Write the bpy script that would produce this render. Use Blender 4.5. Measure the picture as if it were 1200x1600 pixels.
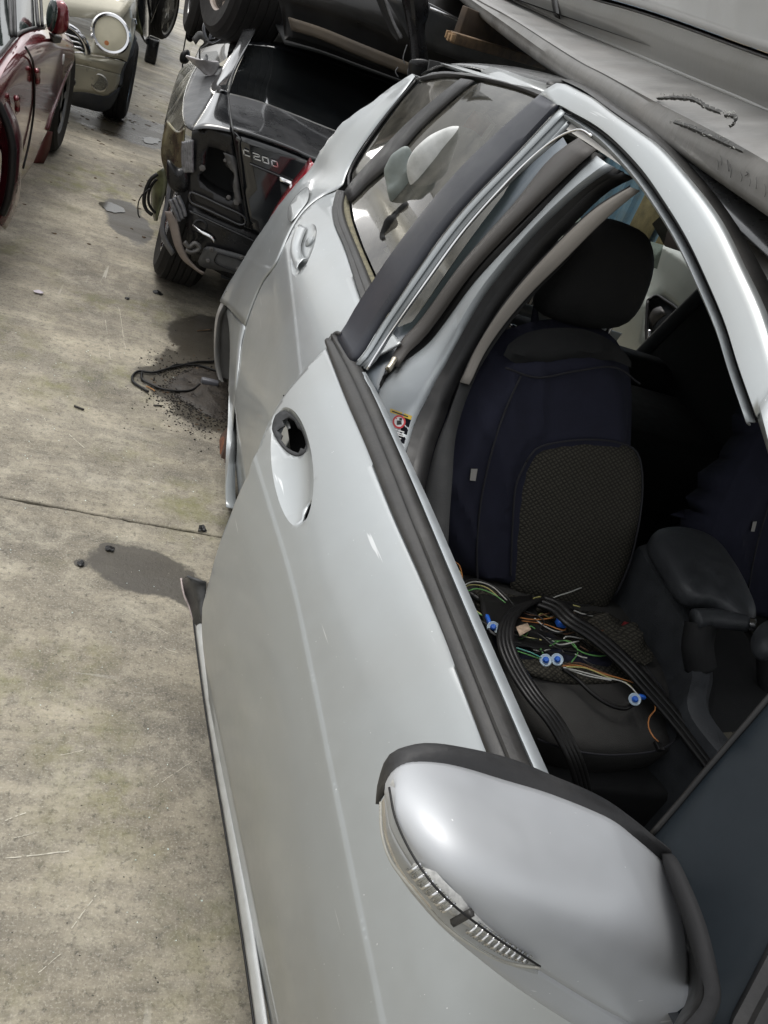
import bpy, bmesh, math, random
from math import sin, cos, tan, atan, radians, pi, sqrt
from mathutils import Vector, Matrix, geometry, noise
import bisect
random.seed(7)
for o in list(bpy.data.objects): bpy.data.objects.remove(o)
SC = bpy.context.scene
COL = SC.collection

# ------------------------------------------------------------------ camera
FPX = 1287.0
EYE = Vector((0, 0, 1.5))
def _cam():
    vx, p, r = 345.59, radians(30.3457), radians(23.042)
    d = FPX*tan(p); vy = 800-(d-(vx-600)*sin(r))/cos(r)
    U = Vector((cos(p)*sin(r), cos(p)*cos(r), sin(p)))
    Y = Vector((vx-600, -(vy-800), -FPX)).normalized()
    X = Y.cross(U)
    return Matrix((X, Y, U))
CR = _cam()
cd = bpy.data.cameras.new('camera'); cam = bpy.data.objects.new('camera', cd); COL.objects.link(cam)
cd.sensor_fit = 'VERTICAL'; cd.sensor_height = 36; cd.sensor_width = 27; cd.lens = 36*FPX/1600
cd.clip_start = .01; cd.clip_end = 500
cam.matrix_world = Matrix.Translation(EYE) @ CR.to_4x4()
SC.camera = cam
# ------------------------------------------------------------------ light
SUN_EL, SUN_AZ = radians(70), radians(-35)       # azimuth measured from +Y towards +X
w = bpy.data.worlds.new('World'); SC.world = w; w.use_nodes = True
nt = w.node_tree; nt.nodes.clear()
def N(t, ty, **k):
    n = t.nodes.new(ty)
    for a, b in k.items(): setattr(n, a, b)
    return n
sky = N(nt, 'ShaderNodeTexSky', sky_type='NISHITA', sun_disc=False, sun_elevation=SUN_EL, sun_rotation=SUN_AZ, air_density=1.6, dust_density=3.0, ozone_density=1.0)
hs = N(nt, 'ShaderNodeHueSaturation'); hs.inputs['Saturation'].default_value = .10
nz = N(nt, 'ShaderNodeTexNoise'); nz.inputs['Scale'].default_value = 2.2; nz.inputs['Detail'].default_value = 5
tc = N(nt, 'ShaderNodeTexCoord')
cl = N(nt, 'ShaderNodeMapRange'); cl.inputs['From Min'].default_value = .35; cl.inputs['From Max'].default_value = .65; cl.inputs['To Min'].default_value = .75; cl.inputs['To Max'].default_value = 1.5
mx = N(nt, 'ShaderNodeMix', data_type='RGBA', blend_type='MULTIPLY'); mx.inputs[0].default_value = 1
bg = N(nt, 'ShaderNodeBackground'); bg.inputs['Strength'].default_value = .15
ow = N(nt, 'ShaderNodeOutputWorld')
L = nt.links.new
L(tc.outputs['Generated'], nz.inputs['Vector']); L(nz.outputs['Fac'], cl.inputs['Value'])
L(sky.outputs[0], hs.inputs['Color']); L(hs.outputs[0], mx.inputs[6]); L(cl.outputs[0], mx.inputs[7])
L(mx.outputs[2], bg.inputs['Color']); L(bg.outputs[0], ow.inputs['Surface'])
sl = bpy.data.lights.new('sun', 'SUN'); sl.energy = .8; sl.angle = radians(24); sl.color = (1, .96, .9)
so = bpy.data.objects.new('sun', sl); COL.objects.link(so)
sd = Vector((sin(SUN_AZ)*cos(SUN_EL), cos(SUN_AZ)*cos(SUN_EL), sin(SUN_EL)))
so.rotation_euler = sd.to_track_quat('Z', 'Y').to_euler()
vs = SC.view_settings; vs.view_transform = 'Standard'; vs.look = 'None'; vs.gamma = 1; vs.use_curve_mapping = False
vs.exposure = .42
SC.render.engine = 'CYCLES'
SC.cycles.max_bounces = 8; SC.cycles.transparent_max_bounces = 12

# ------------------------------------------------------------------ materials
MATS = {}
def mat(name, col, rough=.5, metal=0., coat=0., var=.15, vscale=6., bump=0., bscale=60., spec=.5, alt=None, rvar=.1, dust=0., dustcol=(.32, .29, .24)):
    if name in MATS: return MATS[name]
    m = bpy.data.materials.new(name); m.use_nodes = True; t = m.node_tree
    b = t.nodes['Principled BSDF']; l = t.links.new
    b.inputs['Metallic'].default_value = metal; b.inputs['Roughness'].default_value = rough
    b.inputs['Specular IOR Level'].default_value = spec
    b.inputs['Coat Weight'].default_value = coat; b.inputs['Coat Roughness'].default_value = .06
    c = N(t, 'ShaderNodeTexCoord')
    n = N(t, 'ShaderNodeTexNoise'); n.inputs['Scale'].default_value = vscale; n.inputs['Detail'].default_value = 7; n.inputs['Roughness'].default_value = .62
    l(c.outputs['Object'], n.inputs['Vector'])
    r = N(t, 'ShaderNodeValToRGB'); r.color_ramp.elements[0].position = .32; r.color_ramp.elements[1].position = .68
    a = alt or tuple(max(0, x*(1-var)) for x in col)
    r.color_ramp.elements[0].color = (*a, 1); r.color_ramp.elements[1].color = (*[x*(1+var*.5) for x in col], 1)
    l(n.outputs['Fac'], r.inputs['Fac'])
    out = r.outputs['Color']
    if dust > 0:
        n3 = N(t, 'ShaderNodeTexNoise'); n3.inputs['Scale'].default_value = 3.1; n3.inputs['Detail'].default_value = 9; n3.inputs['Roughness'].default_value = .75
        l(c.outputs['Object'], n3.inputs['Vector'])
        mr = N(t, 'ShaderNodeMapRange'); mr.inputs['From Min'].default_value = .42; mr.inputs['From Max'].default_value = .75; mr.inputs['To Max'].default_value = dust
        l(n3.outputs['Fac'], mr.inputs['Value'])
        mm = N(t, 'ShaderNodeMix', data_type='RGBA'); mm.inputs[7].default_value = (*dustcol, 1)
        l(mr.outputs[0], mm.inputs[0]); l(out, mm.inputs[6]); out = mm.outputs[2]
        if metal > 0:
            m2 = N(t, 'ShaderNodeMath', operation='MULTIPLY_ADD'); m2.inputs[1].default_value = -metal; m2.inputs[2].default_value = metal
            l(mr.outputs[0], m2.inputs[0]); l(m2.outputs[0], b.inputs['Metallic'])
    l(out, b.inputs['Base Color'])
    if rvar:
        q = N(t, 'ShaderNodeMapRange'); q.inputs['From Min'].default_value = .3; q.inputs['From Max'].default_value = .7
        q.inputs['To Min'].default_value = max(.02, rough-rvar); q.inputs['To Max'].default_value = min(1, rough+rvar)
        l(n.outputs['Fac'], q.inputs['Value']); l(q.outputs[0], b.inputs['Roughness'])
    if bump:
        n2 = N(t, 'ShaderNodeTexNoise'); n2.inputs['Scale'].default_value = bscale; n2.inputs['Detail'].default_value = 4
        l(c.outputs['Object'], n2.inputs['Vector'])
        bp = N(t, 'ShaderNodeBump'); bp.inputs['Strength'].default_value = bump; bp.inputs['Distance'].default_value = .003
        l(n2.outputs['Fac'], bp.inputs['Height']); l(bp.outputs[0], b.inputs['Normal'])
    MATS[name] = m; return m
def glass(name, tint, ior=1.42, rough=.03, dirt=.15):
    m = bpy.data.materials.new(name); m.use_nodes = True; t = m.node_tree; t.nodes.clear(); l = t.links.new
    tr = N(t, 'ShaderNodeBsdfTransparent'); tr.inputs[0].default_value = (*tint, 1)
    gl = N(t, 'ShaderNodeBsdfGlossy'); gl.inputs['Roughness'].default_value = rough
    df = N(t, 'ShaderNodeBsdfDiffuse'); df.inputs[0].default_value = (.36, .34, .29, 1)
    fr = N(t, 'ShaderNodeFresnel'); fr.inputs[0].default_value = ior
    c = N(t, 'ShaderNodeTexCoord'); n = N(t, 'ShaderNodeTexNoise'); n.inputs['Scale'].default_value = 5; n.inputs['Detail'].default_value = 10; n.inputs['Roughness'].default_value = .8
    l(c.outputs['Object'], n.inputs['Vector'])
    mr = N(t, 'ShaderNodeMapRange'); mr.inputs['From Min'].default_value = .38; mr.inputs['From Max'].default_value = .72; mr.inputs['To Min'].default_value = dirt*.3; mr.inputs['To Max'].default_value = dirt*2.2
    l(n.outputs['Fac'], mr.inputs['Value'])
    a = N(t, 'ShaderNodeMixShader'); l(mr.outputs[0], a.inputs[0]); l(tr.outputs[0], a.inputs[1]); l(df.outputs[0], a.inputs[2])
    b = N(t, 'ShaderNodeMixShader'); l(fr.outputs[0], b.inputs[0]); l(a.outputs[0], b.inputs[1]); l(gl.outputs[0], b.inputs[2])
    o = N(t, 'ShaderNodeOutputMaterial'); l(b.outputs[0], o.inputs['Surface'])
    MATS[name] = m; return m

SILVER = mat('silver_paint', (.355, .375, .380), .38, .52, .45, .02, 40, rvar=.04, dust=.05, dustcol=(.36,.35,.33))
SILVER_IN = mat('silver_paint_inner', (.33, .355, .37), .5, .45, .1, .05, 20, dust=.12)
TRIMB = mat('black_trim', (.024, .024, .025), .5, 0, 0, .25, 20, .15, 200, dust=.12, dustcol=(.2,.19,.17), spec=.35)
TRIMG = mat('weathered_trim', (.032, .031, .030), .45, 0, 0, .3, 14, .1, 150, dust=.16, dustcol=(.2,.19,.17), spec=.35)
RUB = mat('rubber', (.008, .008, .0085), .42, 0, 0, .3, 20, dust=.03, spec=.3)
NAVYP = mat('dark_applique', (.013, .015, .023), .34, 0, .0, .2, 12, dust=.08, dustcol=(.2,.2,.22), spec=.4)
BLUEG = mat('blue_grey_primer', (.11, .13, .15), .5, 0, 0, .1, 10)
BROWNG = mat('brown_grey_trim', (.055, .050, .046), .5, 0, 0, .15, 10, spec=.3)
BEIGE = mat('beige_trim', (.17, .157, .14), .8, 0, 0, .06, 20, .1, 300)
BLACKIN = mat('interior_black', (.017, .0175, .018), .75, 0, 0, .2, 30, .2, 300, spec=.22)
DASH = mat('interior_grey', (.038, .041, .045), .5, 0, 0, .2, 30, .25, 400, spec=.4)
NAVY = mat('navy_cloth', (.020, .021, .034), .95, 0, 0, .15, 25, .2, 500, spec=.15)
CLOTH = mat('charcoal_cloth', (.046, .045, .043), .95, 0, 0, .12, 30, .3, 600, spec=.15)
BLKP = mat('black_paint', (.008, .009, .011), .12, 0, .9, .3, 8, rvar=.04, dust=.07, dustcol=(.12,.12,.11))
BLKM = mat('black_metal', (.008, .008, .009), .3, 0, .15, .4, 14, .2, 60, spec=.3, dust=.07, dustcol=(.14,.13,.12))
CHROME = mat('chrome', (.75, .75, .76), .12, 1, 0, .05, 20)
RUST = mat('rust', (.15, .062, .03), .9, .1, 0, .6, 30, .8, 120, alt=(.07,.025,.015))
TYRE = mat('tyre', (.014, .013, .0125), .8, 0, 0, .25, 20, .3, 150, dust=.2, dustcol=(.07,.062,.055), spec=.3)
RED = mat('red_paint', (.16, .006, .014), .2, .3, .9, .2, 8, rvar=.05, dust=.08)
CREAM = mat('cream_paint', (.56, .53, .42), .3, .25, .8, .05, 8, rvar=.05, dust=.2, dustcol=(.3,.28,.22))
GREYP = mat('grey_skirt', (.20, .198, .192), .5, .1, .1, .25, 7, .35, 40, alt=(.125,.123,.118), dust=.4, dustcol=(.16,.14,.12))
GREYB = mat('grey_body', (.42, .44, .45), .38, .6, .5, .05, 8, dust=.3)
WHITE = mat('white_paint', (.78, .78, .76), .3, 0, .6, .04, 8, dust=.1)
GLASS = glass('side_glass', (.30, .345, .315), dirt=.15)
GLASS_D = glass('dark_glass', (.04, .045, .045), dirt=.03)
LENS = glass('clear_lens', (.95, .95, .94), ior=1.16, rough=.1, dirt=.02)

# ------------------------------------------------------------------ object helpers
def empty(name, loc, label, cat, group=None):
    o = bpy.data.objects.new(name, None); o.location = loc; COL.objects.link(o)
    o['label'] = label; o['category'] = cat
    if group: o['group'] = group
    o.empty_display_size = .1
    return o
def link(name, me, m, parent=None, smooth=True, label=None, cat=None, kind=None, group=None):
    o = bpy.data.objects.new(name, me); COL.objects.link(o)
    if m is not None:
        for mm in (m if isinstance(m, (list, tuple)) else [m]): me.materials.append(mm)
    if smooth:
        for p in me.polygons: p.use_smooth = True
    if parent is not None:
        o.parent = parent; off = Vector((0,0,0)); q = parent
        while q: off += q.location; q = q.parent
        me.transform(Matrix.Translation(-off))
    if label: o['label'] = label
    if cat: o['category'] = cat
    if kind: o['kind'] = kind
    if group: o['group'] = group
    return o
def mesh(name, V, F, m, parent=None, smooth=True, sharp=None, **k):
    me = bpy.data.meshes.new(name); me.from_pydata([tuple(v) for v in V], [], F); me.update()
    o = link(name, me, m, parent, smooth, **k)
    if sharp is not None:
        me.set_sharp_from_angle(angle=radians(sharp))
    return o
def solid(o, th, off=-1, bev=0):
    s = o.modifiers.new('s', 'SOLIDIFY'); s.thickness = th; s.offset = off
    if bev:
        b = o.modifiers.new('b', 'BEVEL'); b.width = bev; b.segments = 2; b.limit_method = 'ANGLE'; b.angle_limit = radians(50)
    return o
def subd(o, n=2):
    s = o.modifiers.new('d', 'SUBSURF'); s.levels = n; s.render_levels = n; return o
def bev(o, w_, seg=2, ang=40):
    b = o.modifiers.new('b', 'BEVEL'); b.width = w_; b.segments = seg; b.limit_method = 'ANGLE'; b.angle_limit = radians(ang); return o
# --- rays
def ray(px, py):
    return (CR @ Vector((px-600, -(py-800), -FPX))).normalized()
def P(px, py, x=None, y=None, z=None):
    d = ray(px, py)
    if x is not None: t = (x-EYE.x)/d.x
    elif y is not None: t = (y-EYE.y)/d.y
    else: t = (z-EYE.z)/d.z
    return EYE + d*t
def C(pts, x=None, y=None, z=None):
    """trace of points; x/y/z may be a number or a (start,end) ramp, or each point carries its own ('y',v)"""
    out = []; n = len(pts)-1 or 1
    for i, p in enumerate(pts):
        k = {}
        if len(p) == 4: k[p[2]] = p[3]
        else:
            for nm, v in (('x', x), ('y', y), ('z', z)):
                if v is not None: k[nm] = v[0]+(v[1]-v[0])*i/n if isinstance(v, tuple) else v
        out.append(P(p[0], p[1], **k))
    return out
# --- curves
def crv(pts, n, closed=False):
    """Catmull-Rom resampled to n points, even in length"""
    pts = [Vector(p) for p in pts]; m = len(pts)
    if m == 1: return [pts[0].copy() for _ in range(n)]
    dense = []
    segs = m if closed else m-1
    for i in range(segs):
        if closed: a, b, c, d = pts[(i-1) % m], pts[i], pts[(i+1) % m], pts[(i+2) % m]
        else:
            b, c = pts[i], pts[i+1]; a = pts[i-1] if i else b*2-c; d = pts[i+2] if i+2 < m else c*2-b
        for k in range(12):
            t = k/12
            dense.append(.5*((2*b)+(c-a)*t+(2*a-5*b+4*c-d)*t*t+(3*b-a-3*c+d)*t**3))
    dense.append(pts[0].copy() if closed else pts[-1].copy())
    L_ = [0]
    for i in range(1, len(dense)): L_.append(L_[-1]+(dense[i]-dense[i-1]).length)
    out = []; T = L_[-1] or 1; j = 0
    cnt = n if closed else n-1
    for k in range(n):
        s = T*k/cnt
        while j < len(L_)-2 and L_[j+1] < s: j += 1
        dl = L_[j+1]-L_[j]; f = (s-L_[j])/dl if dl > 1e-9 else 0
        out.append(dense[j].lerp(dense[j+1], max(0, min(1, f))))
    return out
def loft(name, rows, m, parent=None, n=24, k=None, closed=False, wrap=False, flip=False, th=0, toff=-1, lin=False, cap=False, **kw):
    """surface through the given rows; n points along each, k steps across (None = straight between rows)"""
    R = [crv(r, n, closed) for r in rows]
    if k:
        cols = [crv([R[j][i] for j in range(len(R))], k) for i in range(n)]
        R = [[cols[i][j] for i in range(n)] for j in range(k)]
    V = [p for r in R for p in r]; F = []
    rr = len(R) if wrap else len(R)-1
    for j in range(rr):
        for i in range(n if closed else n-1):
            a = j*n+i; b = j*n+(i+1) % n; c = ((j+1) % len(R))*n+(i+1) % n; d = ((j+1) % len(R))*n+i
            F.append((a, d, c, b) if flip else (a, b, c, d))
    if cap and closed:
        F.append(tuple(range(n))[::-1]); F.append(tuple((len(R)-1)*n+i for i in range(n)))
    kw.setdefault('sharp', 35)
    o = mesh(name, V, F, m, parent, **kw)
    if th: solid(o, th, toff)
    return o
def tube(name, path, r, m, parent=None, n=None, seg=8, radii=None, caps=True, flat=None, **kw):
    n = n or max(2, len(path)*5)
    p = crv(path, n); V = []; F = []
    up = Vector((0, 0, 1))
    prev = None
    for i, c in enumerate(p):
        t = (p[min(i+1, n-1)]-p[max(i-1, 0)]).normalized()
        if prev is None:
            a = t.orthogonal().normalized() if abs(t.dot(up)) > .95 else t.cross(up).normalized()
        else: a = (prev-t*prev.dot(t)).normalized()
        prev = a; b = t.cross(a)
        rr = r if radii is None else radii[0]+(radii[-1]-radii[0])*i/(n-1) if len(radii) == 2 else crv([Vector((q, 0, 0)) for q in radii], n)[i].x
        for s in range(seg):
            w_ = 2*pi*s/seg
            V.append(c+a*cos(w_)*rr+b*sin(w_)*rr*(flat or 1))
    for i in range(n-1):
        for s in range(seg):
            F.append((i*seg+s, i*seg+(s+1) % seg, (i+1)*seg+(s+1) % seg, (i+1)*seg+s))
    if caps: F.append(tuple(range(seg))[::-1]); F.append(tuple((n-1)*seg+s for s in range(seg)))
    return mesh(name, V, F, m, parent, **kw)
def lathe(name, prof, M, m, parent=None, seg=48, **kw):
    """prof: (radius, height) pairs, about local Z of M"""
    V = []; F = []
    for r, h in prof:
        for s in range(seg):
            a = 2*pi*s/seg; V.append(M @ Vector((r*cos(a), r*sin(a), h)))
    for j in range(len(prof)-1):
        for s in range(seg):
            F.append((j*seg+s, j*seg+(s+1) % seg, (j+1)*seg+(s+1) % seg, (j+1)*seg+s))
    if prof[0][0] > 1e-4: F.append(tuple(range(seg))[::-1])
    if prof[-1][0] > 1e-4: F.append(tuple((len(prof)-1)*seg+s for s in range(seg)))
    kw.setdefault('sharp', 35)
    return mesh(name, V, F, m, parent, **kw)
def frame_at(c, zdir, up=(0, 0, 1)):
    z = Vector(zdir).normalized(); x = Vector(up).cross(z)
    if x.length < 1e-4: x = Vector((1, 0, 0))
    x.normalize(); y = z.cross(x)
    M = Matrix((x, y, z)).transposed().to_4x4(); M.translation = Vector(c); return M
def box(name, c, s, m, parent=None, M=None, bw=.004, seg=2, **kw):
    V = [Vector((a*s[0]/2, b*s[1]/2, d*s[2]/2)) for a in (-1, 1) for b in (-1, 1) for d in (-1, 1)]
    M = M or Matrix.Identity(4)
    V = [M @ (v+Vector(c)) if M != Matrix.Identity(4) else v+Vector(c) for v in V]
    F = [(0,1,3,2),(4,6,7,5),(0,4,5,1),(2,3,7,6),(0,2,6,4),(1,5,7,3)]
    o = mesh(name, V, F, m, parent, smooth=bool(bw), **kw)
    if bw: bev(o, bw, seg)
    return o
# --- trimmed panels on a curved surface  (u,v) -> w
class Surf:
    def __init__(s, M, f, t0=.15, t1=12, dt=.012):
        s.M = M; s.Mi = M.inverted(); s.f = f; s.t0 = t0; s.t1 = t1; s.dt = dt
    def hit(s, px, py, off=0):
        o = s.Mi @ EYE; d = (s.Mi.to_3x3() @ ray(px, py)).normalized()
        g = lambda t: (o.z+d.z*t)-s.f(o.x+d.x*t, o.y+d.y*t)-off
        t = s.t0; p = g(t)
        while t < s.t1:
            t2 = t+s.dt; q = g(t2)
            if p < 0 <= q:
                for _ in range(24):
                    mm = (t+t2)/2
                    if g(mm) < 0: t = mm
                    else: t2 = mm
                q_ = o+d*t; return Vector((q_.x, q_.y))
            t = t2; p = q
        print('MISS', px, py); q_ = o+d*(2.0); return Vector((q_.x, q_.y))
    def uv(s, pts, off=0):
        return [s.hit(p[0], p[1], off) if len(p) == 2 else Vector((p[1], p[2])) for p in pts]   # ('uv',u,v) is a direct point
    def pt(s, u, v, off=0): return s.M @ Vector((u, v, s.f(u, v)+off))
    def pts(s, pxs, off=0): return [s.pt(q.x, q.y, off) for q in s.uv(pxs, off)]
def dist_poly(p, poly):
    best = 1e9; inside = False; n = len(poly)
    for i in range(n):
        a, b = poly[i], poly[(i+1) % n]; ab = b-a; t = max(0, min(1, (p-a).dot(ab)/max(1e-12, ab.dot(ab))))
        best = min(best, (p-(a+ab*t)).length)
        if (a.y > p.y) != (b.y > p.y) and p.x < (b.x-a.x)*(p.y-a.y)/(b.y-a.y)+a.x: inside = not inside
    return -best if inside else best
def dens(poly, step, closed=True):
    out = []; n = len(poly)
    for i in range(n if closed else n-1):
        a, b = poly[i], poly[(i+1) % n]; k = max(1, int((b-a).length/step))
        for j in range(k): out.append(a.lerp(b, j/k))
    return out
def smooth2(pts, n):
    return [Vector((q.x, q.y)) for q in crv([Vector((p.x, p.y, 0)) for p in pts], n, True)]
def panel(name, surf, outline, m, parent=None, holes=(), step=.03, off=0, dfn=None, th=.003, toff=1, extra=(), lines=(), **kw):
    """outline/holes: lists of uv Vectors"""
    ol = dens(outline, step); pts = list(ol); edges = [(i, (i+1) % len(ol)) for i in range(len(ol))]
    hs_ = []
    for h in holes:
        hd = dens(h, step*.6); b = len(pts); pts += hd; edges += [(b+i, b+(i+1) % len(hd)) for i in range(len(hd))]; hs_.append(h)
    nline = len(pts)
    for ln in lines:
        ld = [p for p in dens(ln, step*.5, False)+[ln[-1]] if dist_poly(p, outline) < -.001 and all(dist_poly(p, h) > .001 for h in hs_)]
        b = len(pts); pts += ld; edges += [(b+i, b+i+1) for i in range(len(ld)-1) if (ld[i+1]-ld[i]).length < step*3]
    lpts = pts[nline:]
    u0, u1 = min(p.x for p in ol), max(p.x for p in ol); v0, v1 = min(p.y for p in ol), max(p.y for p in ol)
    nu = int((u1-u0)/step)+2; nv = int((v1-v0)/step)+2
    for i in range(nu):
        for j in range(nv):
            q = Vector((u0+(i+.5*(j % 2))*step, v0+j*step))
            if dist_poly(q, outline) < -step*.35 and all(dist_poly(q, h) > step*.3 for h in hs_) and all((q-p).length_squared > (step*.22)**2 for p in lpts): pts.append(q)
    pts += [Vector(e) for e in extra]
    vv, ee, ff, *_ = geometry.delaunay_2d_cdt(pts, edges, [], 0, 1e-6)
    F = []
    for f in ff:
        c = sum((vv[i] for i in f), Vector((0, 0)))/len(f)
        if dist_poly(c, outline) < 0 and all(dist_poly(c, h) > 0 for h in hs_): F.append(tuple(f)[::-1])
    V = [surf.pt(q.x, q.y, off+(dfn(q) if dfn else 0)) for q in vv]
    used = sorted({i for f in F for i in f}); mp = {a: i for i, a in enumerate(used)}
    kw.setdefault('sharp', 40)
    o = mesh(name, [V[i] for i in used], [tuple(mp[i] for i in f) for f in F], m, parent, **kw)
    if th: solid(o, th, toff*-1)
    return o
def strip(name, surf, A, B, offs, m, parent=None, n=30, th=.002, fr=None, **kw):
    """ribbon on surf between two traced edges; offs = offsets (negative = outwards) across"""
    a = crv([Vector((q.x, q.y, 0)) for q in surf.uv(A, offs[0])], n); b = crv([Vector((q.x, q.y, 0)) for q in surf.uv(B, offs[-1])], n)
    k = len(offs); fr = fr or [i/(k-1) for i in range(k)]
    rows = []
    for j in range(k):
        r = []
        for i in range(n):
            q = a[i].lerp(b[i], fr[j]); r.append(surf.pt(q.x, q.y, offs[j]))
        rows.append(r)
    V = [p for r in rows for p in r]; F = []
    for j in range(k-1):
        for i in range(n-1): F.append((j*n+i, j*n+i+1, (j+1)*n+i+1, (j+1)*n+i))
    kw.setdefault('sharp', 50)
    o = mesh(name, V, F, m, parent, **kw)
    if th:
        s = o.modifiers.new('s', 'SOLIDIFY'); s.thickness = th; s.offset = 0
    return o
def mcub(xs, ys, x):
    n = len(xs)
    if x <= xs[0]: return ys[0]+(ys[1]-ys[0])/(xs[1]-xs[0])*(x-xs[0])
    if x >= xs[-1]: return ys[-1]+(ys[-1]-ys[-2])/(xs[-1]-xs[-2])*(x-xs[-1])
    i = bisect.bisect(xs, x)-1; h = xs[i+1]-xs[i]; t = (x-xs[i])/h
    def s(j): return (ys[j+1]-ys[j])/(xs[j+1]-xs[j])
    def mm(j):
        if j == 0: return s(0)
        if j == n-1: return s(n-2)
        a, b = s(j-1), s(j); return 0 if a*b <= 0 else 2*a*b/(a+b)
    return (2*t**3-3*t*t+1)*ys[i]+(t**3-2*t*t+t)*h*mm(i)+(-2*t**3+3*t*t)*ys[i+1]+(t**3-t*t)*h*mm(i+1)
def sst(a, b, x):
    t = max(0, min(1, (x-a)/(b-a))); return t*t*(3-2*t)
#==BODY==
# fine specks, water marks and hairline scratches on the silver paint
def weather(m, amt=1):
    t = m.node_tree; l = t.links.new; b = t.nodes['Principled BSDF']; g = N(t, 'ShaderNodeNewGeometry')
    src = b.inputs['Base Color'].links[0].from_socket
    n = N(t, 'ShaderNodeTexNoise'); n.inputs['Scale'].default_value = 210; n.inputs['Detail'].default_value = 2; l(g.outputs['Position'], n.inputs['Vector'])
    n2 = N(t, 'ShaderNodeTexNoise'); n2.inputs['Scale'].default_value = 3; n2.inputs['Detail'].default_value = 5; l(g.outputs['Position'], n2.inputs['Vector'])
    a = N(t, 'ShaderNodeMapRange'); a.inputs['From Min'].default_value = .765; a.inputs['From Max'].default_value = .79; l(n.outputs['Fac'], a.inputs['Value'])
    mp = N(t, 'ShaderNodeMapping'); mp.inputs['Scale'].default_value = (30, 3.5, 120); mp.inputs['Rotation'].default_value = (.5, .2, 0); l(g.outputs['Position'], mp.inputs['Vector'])
    n3 = N(t, 'ShaderNodeTexNoise'); n3.inputs['Scale'].default_value = 1; n3.inputs['Detail'].default_value = 2; l(mp.outputs[0], n3.inputs['Vector'])
    c = N(t, 'ShaderNodeMapRange'); c.inputs['From Min'].default_value = .735; c.inputs['From Max'].default_value = .76; c.inputs['To Max'].default_value = .5; l(n3.outputs['Fac'], c.inputs['Value'])
    mxx = N(t, 'ShaderNodeMath', operation='MAXIMUM'); l(a.outputs[0], mxx.inputs[0]); l(c.outputs[0], mxx.inputs[1])
    mm = N(t, 'ShaderNodeMix', data_type='RGBA'); mm.inputs[7].default_value = (.85, .86, .86, 1); l(mxx.outputs[0], mm.inputs[0]); l(src, mm.inputs[6])
    # road film: soft blotches of dull dirt
    d = N(t, 'ShaderNodeMapRange'); d.inputs['From Min'].default_value = .48; d.inputs['From Max'].default_value = .72; d.inputs['To Max'].default_value = .30*amt; l(n2.outputs['Fac'], d.inputs['Value'])
    m3 = N(t, 'ShaderNodeMix', data_type='RGBA'); m3.inputs[7].default_value = (.27, .26, .235, 1); l(d.outputs[0], m3.inputs[0]); l(mm.outputs[2], m3.inputs[6])
    l(m3.outputs[2], b.inputs['Base Color'])
    # metallic flake
    v = N(t, 'ShaderNodeTexNoise'); v.inputs['Scale'].default_value = 1400; v.inputs['Detail'].default_value = 1; l(g.outputs['Position'], v.inputs['Vector'])
    bp = N(t, 'ShaderNodeBump'); bp.inputs['Strength'].default_value = .05; bp.inputs['Distance'].default_value = .0006; l(v.outputs['Fac'], bp.inputs['Height']); l(bp.outputs[0], b.inputs['Normal'])
weather(SILVER)
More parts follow.
